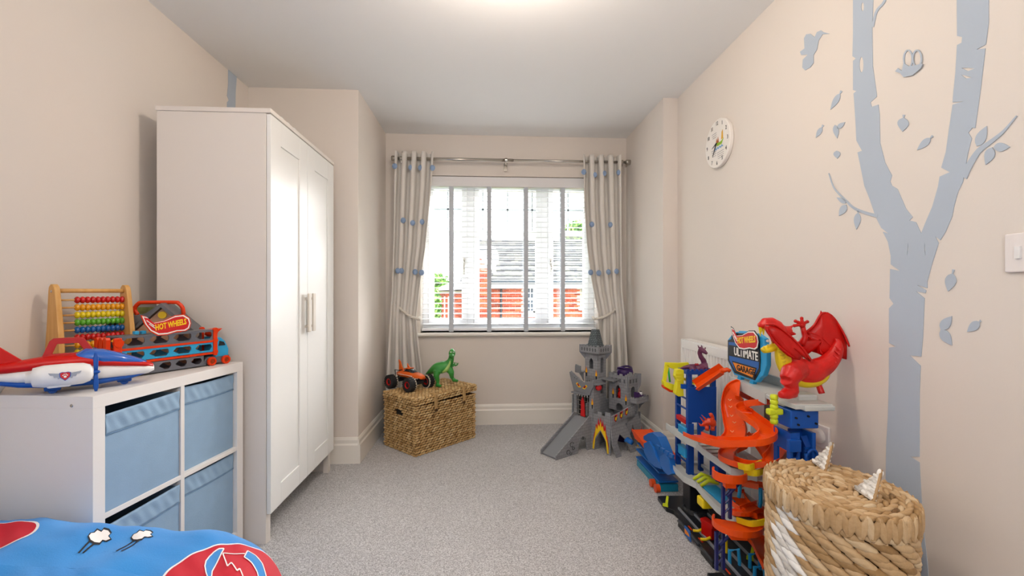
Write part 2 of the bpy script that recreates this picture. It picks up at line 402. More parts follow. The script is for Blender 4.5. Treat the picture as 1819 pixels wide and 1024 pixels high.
# ------------------------------------------------------------------ venetian blind
BY = YB + .045
bl = thing('venetian_blind', 'white wooden venetian blind with grey tapes, lowered over the window', 'blind', ((WX0 + WX1) / 2, BY, WZ0 + .01))
bx0, bx1 = WX0 + .008, WX1 - .008; SL = mat('blind_slat_white', 'f3f4f6', .45); TP = mat('grey_tape', 'c3c8cf', .9, bump=.3, bscale=400)
MB().b2((bx0, BY - .04, WZ1 - .085), (bx1, BY + .03, WZ1 - .004), .004).build('valance', mat('valance_white', 'e4e2e2', .45), bl)
MB().b2((bx0, BY - .025, WZ0 + .012), (bx1, BY + .025, WZ0 + .034), .003).build('bottom_rail', SL, bl)
zt, zb = WZ1 - .115, WZ0 + .07; NS = 27; sm = None; tilt = radians(4)
for i in range(NS):
    z = zb + (zt - zb) * i / (NS - 1)
    if sm is None:
        mb = MB(); hw = (bx1 - bx0) / 2; pp = [(-.025, -.0012), (-.012, .0006), (0, .0012), (.012, .0006), (.025, -.0012), (.025, -.004), (.012, -.0022), (0, -.0016), (-.012, -.0022), (-.025, -.004)]
        mb.prism(pp, (0, 0, 0), (0, 1, 0), (0, 0, 1), hw * 2)
        s0 = mb.build('slat', SL, bl, local=True); sm = s0.data; s0.location = ((bx0 + bx1) / 2 - bl.location.x, 0, z - bl.location.z); s0.rotation_euler = (tilt, 0, 0)
    else: shared('slat', sm, bl, ((bx0 + bx1) / 2 - bl.location.x, 0, z - bl.location.z), (tilt, 0, 0))
for px in (802, 869, 934, 999):
    x = PY(px, 500, BY).x; t = MB(); t.b2((x - .018, BY - .030, WZ0 + .012), (x + .018, BY - .0285, WZ1 - .085)); t.b2((x - .018, BY + .0285, WZ0 + .012), (x + .018, BY + .030, WZ1 - .085))
    t.box((x, BY - .029, WZ0 + .018), (.038, .006, .03), bev=.002); t.build('ladder_tape', TP, bl)

# ------------------------------------------------------------------ curtain pole
RY = 3.635; RZ = 2.165; rx0, rx1 = PY(700, 300, RY).x, PY(1116, 300, RY).x
pole = thing('curtain_pole', 'brushed steel curtain pole above the window', 'curtain pole', ((rx0 + rx1) / 2, RY, RZ))
MB().cyl((rx0, RY, RZ), ((rx0 + rx1) / 2, RY, RZ), .0125).build('rod', CHROME, pole, smooth=True)
MB().cyl(((rx0 + rx1) / 2 - .05, RY, RZ), (rx1, RY, RZ), .0105).build('rod', CHROME, pole, smooth=True)
for x in (rx0, rx1): MB().lathe([(0, -.02), (.019, -.02), (.021, -.015), (.021, .015), (.019, .02), (0, .02)], (x, RY, RZ), 24, 'x').build('finial', CHROME, pole, smooth=True)
for x in (PY(899, 290, RY).x, rx0 + .055, rx1 - .055):
    b = MB(); b.box((x, YB - .006, RZ - .03), (.03, .012, .07), bev=.003); b.tube([(x, YB - .01, RZ - .03), (x, RY, RZ - .03), (x, RY, RZ - .015)], .006, 8)
    b.lathe([(.013, -.009), (.018, -.009), (.018, .009), (.013, .009), (.013, -.009)], (x, RY, RZ), 20, 'x'); b.build('bracket', CHROME, pole, bev=0)

# ------------------------------------------------------------------ curtains
CF = mat('cream_curtain_linen', 'e2ddd6', .9, bump=.35, bscale=350, sheen=.2); POM = mat('blue_pompom', '9db6da', .95, bump=1.0, bscale=500, var=.25, vscale=200)
def interp(T, y):
    if y <= T[0][0]: return T[0][1]
    for (a, b), (c, d) in zip(T, T[1:]):
        if y <= c: return b + (d - b) * (y - a) / (c - a)
    return T[-1][1]
def curtain(L, Rr, pom, side, label):
    root = thing('curtain', label, 'curtain', (PY((L[0][1] + Rr[0][1]) / 2, 300, RY).x, RY, .03), group=None)
    NF = 4; ytop, ybot = 262, 753
    def xz(u, v):
        z = 2.215 - v * (2.215 - .025); py = HY - (z - H) * F / 3.66
        l, r = interp(L, py), interp(Rr, py); xl, xr = PY(l, py, RY).x, PY(r, py, RY).x
        tied = math.exp(-((py - 562) / 45.0) ** 2)
        amp = .038 * (1 - .45 * tied) * (0.85 + .15 * cos(7 * v))
        ph = 2 * pi * (NF * u) + .35 * sin(5 * v + 3 * u)
        wav = cos(ph); wav = math.copysign(abs(wav) ** .7, wav)
        y = RY - amp * wav + .008 * sin(11 * u + 9 * v) * v
        x = xl + (xr - xl) * (u + .35 / NF / 2 / pi * 1.4 * sin(2 * ph) * (1 - .3 * tied))
        y -= .025 * tied
        y = min(y, YB - .012)
        return Vector((x, y, z))
    MB().grid(xz, 120, 90).build('panel', CF, root, smooth=True, fix=False, solid=.0025)
    for i in range(NF * 2 - 1):
        u = (i + .5 + .25) / (2 * NF) ; p = xz(u, .02)
    for k, (px, py) in enumerate(pom):
        z = H - (py - HY) * 3.62 / F
        v = (2.215 - z) / (2.215 - .025); xt = PY(px, py, RY - .04).x; best = min((xz(j / 200, v) for j in range(201)), key=lambda p: abs(p.x - xt) + max(0, p.y - (RY - .02)) * .4)
        MB().ball((best.x, best.y - .006, z), (.021, .012, .023), 14, 10).build('pompom', POM, root, smooth=True)
    return xz
L1 = [(262, 703), (400, 700), (520, 697), (560, 695), (640, 690), (760, 684)]; R1 = [(262, 772), (330, 768), (440, 757), (500, 748), (565, 741), (610, 745), (655, 751), (760, 760)]
L2 = [(262, 1034), (370, 1036), (440, 1041), (500, 1049), (560, 1060), (600, 1060), (650, 1061), (760, 1055)]; R2 = [(262, 1101), (400, 1103), (520, 1104), (560, 1107), (640, 1112), (760, 1114)]
c1 = curtain(L1, R1, [(701, 300), (727, 301), (745, 301), (771, 302), (716, 394), (733, 398), (749, 396), (704, 482), (715, 482), (737, 484), (751, 485)], -1, 'cream curtain with blue pompoms left of the window, tied back behind the chest')
c2 = curtain(L2, R2, [(1037, 305), (1061, 309), (1077, 306), (1098, 304), (1052, 398), (1082, 398), (1046, 484), (1064, 485), (1083, 483), (1096, 482)], 1, 'cream curtain with blue pompoms right of the window, behind the toy castle')
ROPE = mat('cream_rope', 'e3ddd3', .9, bump=.5, bscale=500)
def tieback(p0, p1, label, sgn):
    root = thing('curtain_tieback', label, 'tieback', p0)
    hk = MB(); hk.cyl(p0 + Vector((0, .04, 0)), p0 + Vector((0, -.0, 0)), .006, 10); hk.ball(p0, .01); hk.build('hook', CHROME, root, smooth=True)
    mid = [p0 + Vector((0, -.01, -.005)), p0 * .78 + p1 * .22 + Vector((-.012 * sgn, -.03, -.095)), p0 * .4 + p1 * .6 + Vector((0, -.045, -.075)), p1 * 1.0, p1 + Vector((.012 * sgn, .05, .01))]
    path = bez(mid, 24); 
    for s in range(3):
        st = []
        for i, p in enumerate(path):
            d = (path[min(i + 1, len(path) - 1)] - path[max(i - 1, 0)]).normalized(); a, b = basis(d); t = i * .42 + s * 2 * pi / 3
            st.append(p + a * (.0055 * cos(t)) + b * (.0055 * sin(t)))
        MB().tube(st, .0062, 7).build('strand', ROPE, root, smooth=True)
tieback(PY(698, 503, 3.70), PY(742, 567, 3.57), 'cream rope tieback holding the left curtain', 1)
tieback(PY(1103, 510, 3.70), PY(1058, 567, 3.57), 'cream rope tieback holding the right curtain', -1)

# ------------------------------------------------------------------ ceiling light (just above the frame)
cl = thing('ceiling_light', 'flush glass ceiling light in the middle of the ceiling', 'ceiling light', (.10, 1.55, ZC))
MB().lathe([(0, 0), (.14, 0), (.14, -.02), (.12, -.03), (0, -.03)], (.10, 1.55, ZC), 32).build('base', CHROME, cl, smooth=True)
crystal = mat('clear_glass_drop', 'ffffff', .02, trans=1.0)
for k in range(16):
    t = 2 * pi * k / 16; MB().ball((.10 + .12 * cos(t), 1.55 + .12 * sin(t), ZC - .07), (.012, .012, .035), 8, 6).build('glass_drop', crystal, cl)

# ------------------------------------------------------------------ radiator
ry0, ry1, rX = 1.97, 2.69, 1.195
rad = thing('radiator', 'white ribbed panel radiator on the right wall, behind the toy garage', 'radiator', (rX + .03, (ry0 + ry1) / 2, .15))
RM = mat('radiator_enamel', 'f0ede8', .3); z0, z1 = .16, .81
pr = []; y = ry0
N = 22; st = (ry1 - ry0 - .02) / N
mb = MB(); poly = [(0, .016), (.01, .016)]
for i in range(N):
    a = .01 + i * st; poly += [(a + st * .2, .016), (a + st * .32, .004), (a + st * .68, .004), (a + st * .8, .016)]
poly += [(ry1 - ry0, .016), (ry1 - ry0, -.004), (0, -.004)]
mb.prism(poly, (rX + .016, ry0, (z0 + z1) / 2), (0, 1, 0), (-1, 0, 0), z1 - z0 - .10)
mb.b2((rX, ry0, z1 - .05), (rX + .02, ry1, z1 - .0), .003); mb.b2((rX, ry0, z0), (rX + .02, ry1, z0 + .05), .003)
mb.build('front_panel', RM, rad)
MB().b2((rX + .035, ry0 + .01, z0), (rX + .055, ry1 - .01, z1 - .01)).build('rear_panel', RM, rad)
g = MB(); g.b2((rX + .0, ry0, z1), (rX + .062, ry1, z1 + .004))
g.b2((rX - .001, ry1, z0), (rX + .062, ry1 + .004, z1 + .002)); g.b2((rX - .001, ry0 - .004, z0), (rX + .062, ry0, z1 + .002)); g.build('casing', RM, rad)
v = MB(); v.cyl((rX + .03, ry1 + .03, .0), (rX + .03, ry1 + .03, .2), .008, 12); v.cyl((rX + .03, ry1, .19), (rX + .03, ry1 + .04, .19), .01, 12); v.cyl((rX + .03, ry1 + .03, .2), (rX + .03, ry1 + .03, .27), .017, 16); v.build('valve', WPL, rad, smooth=True)
for yy in (ry0 + .1, ry1 - .1): MB().b2((rX + .055, yy - .02, z0 + .05), (XR - .001, yy + .02, z1 - .08)).build('wall_bracket', RM, rad)

# ------------------------------------------------------------------ socket, switch, curtain hooks
PLW = mat('socket_plastic', 'ece6e4', .35)
def plate(name, px, py, w, h, label, cat):
    c = PX(px, py, XR - .004); t = thing(name, label, cat, (XR, c.y, c.z - h / 2))
    MB().box((XR - .005, c.y, c.z), (.010, w, h), bev=.003).build('plate', PLW, t); return t, c
t, c = plate('wall_socket', 1459, 775, .085, .086, 'white wall socket with round plug cover, behind the basket', 'socket')
MB().lathe([(0, -.016), (.024, -.016), (.028, -.012), (.028, 0)], (XR - .010, c.y, c.z), 24, 'x').build('plug_cover', mat('plug_cover_white', 'ddd5d2', .4), t, smooth=True)
c = PX(1812, 449, XR - .004); c.y = .992; t = thing('light_switch', 'white double light switch on the right wall, right of the painted tree', 'switch', (XR, c.y, c.z - .047))
MB().box((XR - .005, c.y, c.z), (.010, .088, .094), bev=.003).build('plate', PLW, t)
for k in (-1, 1): MB().box((XR - .011, c.y + .014 * k, c.z), (.008, .012, .03), bev=.001).build('rocker', WPL, t)

# ------------------------------------------------------------------ clock
c = PX(1275, 255, XR - .02); cr = .131; ck = thing('wall_clock', 'round white wall clock with small boat picture on the right wall', 'clock', (XR, c.y, c.z - cr))
MB().lathe([(0, -.018), (cr - .003, -.018), (cr, -.015), (cr, .0), (cr - .004, .006), (0, .006)], (XR - .006, c.y, c.z), 56, 'x').build('face', mat('clock_white', 'f1ece6', .4), ck, smooth=False)
fx = XR - .0248
def on(u, v): return Vector((fx, c.y - u, c.z + v))     # u to the right when seen from the room
for h in range(1, 13):
    a = radians(90 - 30 * h); text('numeral', str(h), .030, on(.108 * cos(a), .108 * sin(a)), (0, -1, 0), (0, 0, 1), mat('ink', '3b3a42', .6), ck, sx=.8)
lines = MB()
for (u0, v0, n_, ln) in ((-.055, .06, 3, .05), (-.06, -.03, 4, .05), (.0, -.055, 4, .07)):
    for i in range(n_):
        lines.prism([(0, 0), (ln - .004 * i, .0), (ln - .004 * i, .0018), (0, .0018)], on(u0 + .004 * i, v0 - .011 * i), (0, -1, 0), (0, 0, 1), .0004)
lines.build('verse_lines', mat('ink_grey', '77757d', .6), ck)
pb = MB(); pb.prism([(-.03, .012), (-.018, -.012), (.03, -.012), (.05, .014), (.02, .004), (-.01, .004)], on(.02, -.005), (0, -1, 0), (0, 0, 1), .0004); pb.build('boat_print', mat('print_green', '9ac23a', .6), ck)
pb = MB(); pb.prism([(-.02, 0), (-.012, .03), (-.004, .012), (.004, .034), (.012, 0)], on(.008, .0), (0, -1, 0), (0, 0, 1), .0004); pb.build('sail_print', mat('print_brown', 'b46a3c', .6), ck)
pb = MB(); pb.prism([(0, 0), (.004, .04), (.016, .05), (.02, .002)], on(.044, .006), (0, -1, 0), (0, 0, 1), .0004); pb.build('flag_print', mat('print_gold', 'e9b43a', .6), ck)
pb = MB(); pts = [(-.04 + .011 * i, (-.024 if i % 2 else -.034)) for i in range(9)]; pb.tube([on(a + .014, b_) for a, b_ in pts], .003, 6); pb.build('wave_print', mat('print_sky', '7fb2dd', .6), ck)
hd = MB()
for ang, ln in ((200, .05), (238, .075)):
    a = radians(ang); e = Vector((0, -cos(a), sin(a))); hd.tube([on(0, 0) + Vector((-.004, 0, 0)), on(0, 0) + e * ln + Vector((-.004, 0, 0))], [.003, .0012], 6)
hd.build('hands', PRINTK, ck)

# ------------------------------------------------------------------ painted tree on the right wall
WO = [0]
def wallpoly(mb, loops, X=XR, th=.0016):
    if not isinstance(loops[0][0], (tuple, list)): loops = [loops]
    ls = []
    for l in loops: ls.append([(PX(x, y, X).y, PX(x, y, X).z) for x, y in l])
    mb.prism(ls, (X - .001 - WO[0], 0, 0), (0, 1, 0), (0, 0, 1), th)
def lens(x0, y0, x1, y1, w):
    dx, dy = x1 - x0, y1 - y0; l = sqrt(dx * dx + dy * dy); nx, ny = -dy / l, dx / l
    return [(x0, y0), (x0 + dx * .5 + nx * w, y0 + dy * .5 + ny * w), (x1, y1), (x0 + dx * .5 - nx * w * .2, y0 + dy * .5 - ny * w * .2)]
tr = thing('painted_tree', 'pale blue painted birch tree with loose leaves and birds on the right wall', 'wall mural', (XR, PX(1620, 900, XR).y, 0))
outline = [(1516, -60), (1516, 60), (1515, 100), (1521, 104), (1516, 108), (1516, 160), (1522, 162), (1517, 166), (1520, 210), (1522, 250), (1532, 268), (1524, 271), (1528, 290), (1536, 330), (1546, 355), (1556, 385), (1566, 405), (1580, 416), (1569, 412),
    (1578, 430), (1583, 455), (1583, 470), (1600, 482), (1582, 478), (1581, 530), (1588, 540), (1580, 548), (1580, 610), (1592, 616), (1580, 618), (1580, 660), (1578, 740), (1575, 790), (1574, 860), (1568, 950), (1558, 1072),
    (1662, 1150), (1652, 1050), (1648, 1000), (1641, 940), (1637, 880), (1634, 822), (1618, 812), (1634, 812), (1634, 760), (1634, 700), (1636, 650), (1617, 632), (1637, 634), (1640, 600), (1643, 530), (1628, 518), (1645, 521), (1646, 516), (1630, 507), (1648, 512), (1648, 500), (1656, 470), (1668, 432), (1662, 420), (1671, 427),
    (1680, 413), (1692, 385), (1696, 364), (1703, 340), (1711, 324), (1720, 273), (1727, 246), (1721, 236), (1728, 227), (1733, 228), (1743, 156), (1751, 86), (1736, 88), (1752, 79), (1757, 39), (1757, -60),
    (1700, -60), (1701, 64), (1710, 66), (1709, 76), (1701, 80), (1698, 129), (1694, 168), (1693, 182), (1712, 180), (1693, 186), (1686, 234), (1681, 270), (1673, 298), (1688, 306), (1670, 314), (1667, 332), (1657, 367), (1645, 395), (1637, 415),
    (1628, 395), (1616, 392), (1622, 386), (1610, 371), (1595, 336), (1585, 330), (1582, 322), (1585, 312), (1573, 289), (1564, 254), (1563, 203), (1561, 186), (1549, 190), (1547, 182), (1558, 172), (1558, 168), (1551, 117), (1550, 51), (1554, -60)]
holes = [[(1531 + 3.6 * cos(t), 115 + 14 * sin(t)) for t in [2 * pi * k / 12 for k in range(12)]], [(1533 + 2.5 * cos(t), 12 + 8 * sin(t)) for t in [2 * pi * k / 10 for k in range(10)]],
    lens(1709, 121, 1732, 122, 5), lens(1708, 133, 1727, 138, 4)]
knot = [(1628 + 12 * cos(t), 443 + 14 * sin(t)) for t in [2 * pi * k / 18 for k in range(18)]]
holes += [lens(1612, 456, 1614, 430, 1.2), lens(1643, 430, 1645, 456, 1.4)]
t_ = MB(); wallpoly(t_, [outline] + holes); t_.build('trunk', DECAL, tr)
WO[0] = .0006
def branch(mb, pts, ws):
    pts = [Vector((p[0], p[1])) for p in pts]; l, r = [], []
    sp = bez([(p.x, p.y, 0) for p in pts], 5); n_ = len(sp)
    for i, p in enumerate(sp):
        d = (sp[min(i + 1, n_ - 1)] - sp[max(i - 1, 0)]).normalized(); w_ = ws[0] + (ws[1] - ws[0]) * i / (n_ - 1); l.append((p.x - d.y * w_, p.y + d.x * w_)); r.append((p.x + d.y * w_, p.y - d.x * w_))
    wallpoly(mb, l + r[::-1])
for pts, ws in (([(1560, 384), (1540, 379), (1518, 370), (1504, 357), (1483, 335), (1473, 308)], (3, .8)), ([(1551, 48), (1558, 20), (1572, 2), (1580, -30)], (2, 2)),
                ([(1712, 315), (1722, 295), (1740, 268), (1764, 250), (1785, 232), (1807, 206)], (7, 1))):
    b_ = MB(); branch(b_, pts, ws); b_.build('branch', DECAL, tr)
def leaf(x0, y0, x1, y1, w_, stem=None):
    dx, dy = x1 - x0, y1 - y0; l = sqrt(dx * dx + dy * dy); ux, uy = dx / l, dy / l; nx, ny = -uy, ux; a, b_ = [], []
    for k in range(9):
        t = k / 8; ww = w_ * sin(pi * t ** .75) ; a.append((x0 + dx * t + nx * ww, y0 + dy * t + ny * ww)); b_.append((x0 + dx * t - nx * ww, y0 + dy * t - ny * ww))
    m_ = MB(); wallpoly(m_, [a[0]] + a[1:-1] + [a[-1]] + b_[1:-1][::-1])
    if stem: wallpoly(m_, [(x0 - nx * 1, y0 - ny * 1), (x0 + nx * 1, y0 + ny * 1), (x0 - ux * stem + nx * 2, y0 - uy * stem + ny * 2), (x0 - ux * stem - nx * 2, y0 - uy * stem - ny * 2)])
    m_.build('leaf', DECAL, tr)
for a in ((1493, 166, 1476, 195, 5, 5), (1461, 226, 1450, 245, 4, 4), (1484, 222, 1488, 246, 5, 0), (1488, 228, 1502, 217, 4, 0), (1487, 268, 1488, 282, 6, 0), (1606, 209, 1604, 234, 10, 5), (1654, 245, 1630, 267, 6, 5),
          (1736, 260, 1754, 224, 9, 0), (1764, 262, 1752, 293, 9, 0), (1766, 262, 1795, 261, 8, 0), (1504, 361, 1487, 351, 4, 0), (1504, 364, 1491, 384, 6, 0), (1525, 378, 1522, 408, 6, 3), (1693, 486, 1685, 518, 10, 7), (1672, 586, 1692, 562, 9, 0), (1672, 586, 1692, 614, 9, 0), (1741, 572, 1719, 590, 8, 3)):
    leaf(*a[:5], stem=a[5] or None)
bd = MB(); wallpoly(bd, [(1422, 92), (1430, 86), (1429, 68), (1433, 61), (1440, 60), (1448, 66), (1452, 57), (1459, 54), (1463, 57), (1475, 60), (1462, 61), (1455, 72), (1452, 88), (1446, 98), (1446, 112), (1440, 120), (1431, 125), (1426, 120), (1427, 106), (1436, 97), (1424, 98)]); bd.build('bird', DECAL, tr)
be = MB()
ring = lambda cx, cy, rx, ry, w_: [[(cx + rx * cos(t), cy + ry * sin(t)) for t in [2 * pi * k / 18 for k in range(18)]], [(cx + (rx - w_) * cos(t), cy + (ry - w_) * sin(t)) for t in [2 * pi * k / 18 for k in range(18)]]]
wallpoly(be, ring(1614, 105, 9, 17, 2.6)); wallpoly(be, ring(1630, 104, 9, 16, 2.6), X=XR - .0017)
wallpoly(be, [(1591, 127), (1596, 121), (1603, 126), (1606, 112), (1616, 118), (1640, 113), (1637, 121), (1622, 134), (1606, 137), (1600, 130)], X=XR - .003)
be.build('insect', DECAL, tr)
# piece of painted trunk on the left wall above the wardrobe
lt = MB(); ls = [[(PX(x, y, XL).y, PX(x, y, XL).z) for x, y in [(405, 122), (420, 137), (418, 165), (417, 230), (402, 230), (403, 182), (406, 178), (403, 170), (405, 150)]]]
lt.prism(ls, (XL + .0012, 0, 0), (0, 1, 0), (0, 0, 1), .002); tag(lt.build('wall_painting', DECAL), 'pale blue painted trunk on the left wall above the wardrobe', 'wall mural')
# ================================================================== OUTSIDE
GZ = -2.9
struct(MB().b2((-60, YB + 1.2, GZ - .1), (60, 120, GZ)).build('ground', mat('lawn', '5d7a3a', .95, var=.4, vscale=1)))
BRK = varmat('red_brick', ['7d2c17', 'a03a20', 'b44a2a', 'c25c38'], .9, .3)
MORT = mat('mortar', 'b5aa9c', .95); SLATE = varmat('grey_slate', ['26292d', '3a3d3f', '4a4d49', '5d5d55'], .8, .3)
def bricks(mb, x0, x1, z0, z1, y, holes=()):
    h = .075; r = 0; z = z0
    while z < z1 - .02:
        x = x0 - (.1125 if r % 2 else 0)
        while x < x1:
            a, b = max(x, x0), min(x + .215, x1)
            if b - a > .03 and not any(a < hx1 and b > hx0 and z < hz1 and z + .065 > hz0 for hx0, hx1, hz0, hz1 in holes):
                mb.cv = R.random(); mb.b2((a, y - R.uniform(.008, .014), z), (b, y + .03, min(z + .065, z1)))
            x += .225
        z += h; r += 1
HY1 = 17.0
h1 = thing('brick_house', 'red brick house with grey slate roof and black gutter, seen through the window', 'house', (2.2, HY1 + 3, GZ))
hx0, hx1 = PY(868, 500, HY1).x, PY(1130, 500, HY1).x; ez = PY(1000, 501, HY1).z
w1 = (PY(933, 500, HY1).x, PY(951, 500, HY1).x, PY(940, 557, HY1).z, PY(940, 508, HY1).z); w2 = (PY(1034, 500, HY1).x, PY(1056, 500, HY1).x, PY(1040, 545, HY1).z, PY(1040, 512, HY1).z)
wl = MB(); wl.b2((hx0, HY1, GZ), (hx1, HY1 + 7, ez)); wl.build('wall_core', MORT, h1)
bk = MB(); bricks(bk, hx0, hx1, -1.2, ez - .12, HY1, (w1, w2)); bk.build('brickwork', BRK, h1, usevar=True, kind='stuff')
sf = MB(); sf.b2((hx0, HY1 - .02, GZ), (hx1, HY1 - .01, -1.2)); sf.build('lower_wall', mat('brick_plain', 'b3553a', .9), h1)
for (a, b, c_, d_) in (w1, w2):
    f_ = MB(); t = .09
    f_.b2((a, HY1 - .05, c_), (b, HY1 + .05, c_ + t)); f_.b2((a, HY1 - .05, d_ - t), (b, HY1 + .05, d_)); f_.b2((a, HY1 - .05, c_), (a + t, HY1 + .05, d_)); f_.b2((b - t, HY1 - .05, c_), (b, HY1 + .05, d_)); f_.b2((a, HY1 - .04, (c_ + d_) / 2 - .03), (b, HY1 + .04, (c_ + d_) / 2 + .03))
    f_.b2(((a + b) / 2 - .015, HY1 - .03, c_), ((a + b) / 2 + .015, HY1 + .03, d_))
    f_.b2((a - .15, HY1 - .14, c_ - .13), (b + .15, HY1, c_))
    wn = f_.build('window', UPVC, h1); MB().b2((a + .05, HY1 - .016, c_ + .05), (b - .05, HY1 - .012, d_ - .05)).build('pane', mat('dark_pane', '2c3b4c', .1), wn)
rf = MB(); ry = HY1 + 3.6; rz = PY(1000, 424, ry).z
pitch = Vector((0, ry - (HY1 - .4), rz - ez)); PL_ = pitch.length; pd = pitch.normalized(); pn = Vector((0, -pd.z, pd.y))
rx0, rx1_ = PY(856, 430, ry).x - .6, hx1 + .4
rf.b2((0, 0, 0), (0, 0, 0)) if False else None
n_r = int(PL_ / .24)
core = MB(); core.add([(rx0, HY1 - .38, ez - .02), (rx1_, HY1 - .38, ez - .02), (rx1_, ry, rz - .02), (rx0, ry, rz - .02), (rx0, HY1 - .38, ez - .1), (rx1_, HY1 - .38, ez - .1), (rx1_, ry + 3.6, ez - .1), (rx0, ry + 3.6, ez - .1)], [(0, 1, 2, 3), (4, 5, 6, 7), (0, 4, 5, 1), (0, 3, 7, 4), (1, 5, 6, 2), (3, 2, 6, 7)]); core.build('roof_core', mat('roof_dark', '5a5d60', .9), h1)
for r in range(n_r):
    x = rx0 + (.0 if r % 2 else -.15); c0 = Vector((0, HY1 - .4, ez)) + pd * (r * .24)
    while x < rx1_:
        rf.cv = R.random(); o1 = c0 + pn * (.03 + R.uniform(0, .006)); o2 = c0 + pd * .25 + pn * .004
        rf.add([(x, o1.y, o1.z), (x + .29, o1.y, o1.z), (x + .29, o2.y, o2.z), (x, o2.y, o2.z), (x, o1.y, o1.z - .03), (x + .29, o1.y, o1.z - .03)], [(0, 1, 2, 3), (0, 4, 5, 1)]); x += .3
rf.build('slates', SLATE, h1, usevar=True, kind='stuff', fix=False)
MB().tube([(rx0, HY1 - .44, ez - .02), (rx1_, HY1 - .44, ez - .02)], .07, 8).build('gutter', mat('gutter_black', '20303a', .4), h1)
MB().b2((hx0, HY1 - .36, ez - .26), (rx1_, HY1 - .30, ez - .06)).build('fascia', mat('fascia_white', 'e6ebee', .5), h1)
MB().tube([(PY(890, 500, HY1).x, HY1 - .3, ez - .05), (PY(890, 500, HY1).x, HY1 - .06, ez - .35), (PY(890, 500, HY1).x, HY1 - .06, GZ)], .04, 8).build('downpipe', mat('gutter_black', '20303a', .4), h1)
# projecting gable at its left
GY = HY1 - 1.2
gx0, gx1 = PY(850, 500, GY).x, PY(868, 500, GY).x + .0
gb = MB(); gzp = PY(852, 448, GY).z; gzl = PY(866, 478, GY).z
g_w = MB(); g_w.prism([(gx0, GZ), (gx1, GZ), (gx1, gzl), (gx0, gzp)], (0, GY + .62, 0), (1, 0, 0), (0, 0, 1), 1.2); g_w.build('gable_core', MORT, h1)
bricks(gb, gx0, gx1, -1.2, gzl, GY, ()); z = gzl
while z < gzp - .1:
    xr = gx0 + (gx1 - gx0) * (gzp - z - .08) / (gzp - gzl); x = gx0
    while x < xr - .05: gb.cv = R.random(); gb.b2((x, GY - .01, z), (min(x + .215, xr), GY + .03, z + .065)); x += .225
    z += .075
gb.build('gable_brickwork', BRK, h1, usevar=True, kind='stuff')
bb = MB(); bb.prism([(gx0 - .2, gzp + .1), (gx0 - .2, gzp + .3), (gx1 + .25, gzl + .0), (gx1 + .25, gzl - .2)], (0, GY - .05, 0), (1, 0, 0), (0, 0, 1), .08); bb.build('bargeboard', mat('fascia_white', 'e6ebee', .5), h1)
# second house further off
Y2 = 24.0; h2 = thing('brick_cottage', 'lower pink brick house beside the green hedge, seen through the left of the blind', 'house', (-1.6, Y2 + 2, GZ))
a0, a1 = PY(776, 500, Y2).x, PY(850, 500, Y2).x; e2 = PY(800, 517, Y2).z
k = MB(); k.b2((a0, Y2, GZ), (a1, Y2 + 5, e2)); k.build('wall_core', MORT, h2)
k = MB(); bricks(k, a0, a1, -1.6, e2 - .1, Y2); k.build('brickwork', BRK, h2, usevar=True, kind='stuff')
k = MB(); p0 = PY(815, 487, Y2 + 2.5); k.add([(a0 - .3, Y2 - .3, e2), (a1, Y2 - .3, e2 + .1), (a1, Y2 + 2.5, p0.z + .2), (a0 + 1.2, Y2 + 2.5, p0.z - .3), (a0 - .3, Y2 + 5, e2), (a1, Y2 + 5, e2)], [(0, 1, 2, 3), (0, 3, 4), (3, 2, 5, 4), (0, 4, 5, 1)]); k.build('roof', mat('cottage_tiles', '7c7a78', .9, var=.3, vscale=3), h2)
for px in (783, 790, 797, 804):
    x = PY(px, 530, Y2).x; MB().b2((x - .03, Y2 - .06, -.6), (x + .03, Y2 - .02, e2 - .3)).build('window_bar', UPVC, h2)
# greenery
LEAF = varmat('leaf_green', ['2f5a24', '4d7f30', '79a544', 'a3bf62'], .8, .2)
def bush(name, label, cat, c, r, n_, ls, pale=False):
    t = thing(name, label, cat, (c[0], c[1], GZ)); mb = MB(); c = Vector(c)
    for i in range(n_):
        d = Vector((R.gauss(0, 1), R.gauss(0, 1), R.gauss(0, 1))).normalized(); k_ = R.uniform(.75, 1.02)
        p = c + Vector((d.x * r[0], d.y * r[1], d.z * r[2])) * k_; a = Vector((R.gauss(0, 1), R.gauss(0, 1), R.gauss(0, 1))).normalized(); b = a.cross(d).normalized() if a.cross(d).length > .01 else Vector((1, 0, 0))
        mb.cv = R.random(); mb.add([p - a * ls, p + b * ls * .5, p + a * ls, p - b * ls * .5], [(0, 1, 2, 3)])
    mb.build('foliage', LEAF, t, usevar=True, kind='stuff', fix=False)
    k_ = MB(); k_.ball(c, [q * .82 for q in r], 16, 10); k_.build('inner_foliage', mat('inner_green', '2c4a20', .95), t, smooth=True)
    k_ = MB(); k_.tube([(c.x, c.y, GZ), (c.x, c.y, c.z)], [.15, .1], 8); k_.build('stem', mat('bark', '5a4a3a', .9), t)
bush('green_shrub', 'bright green leafy shrub outside, behind the left curtain edge', 'shrub', PY(752, 545, 14.0), (.55, .8, .85), 1800, .09)
bush('garden_tree', 'distant green tree on the skyline left of the brick houses', 'tree', PY(765, 503, 32), (1.4, 1.2, .8), 1200, .14)
bush('garden_tree', 'distant pale tree showing above the slate roof', 'tree', PY(1030, 415, 30), (1.3, 1, .9), 1000, .14)
for o in list(bpy.data.objects):
    if o.name == 'garden_tree.001': o['label'] = 'distant tree crown showing above the slate roof at right'
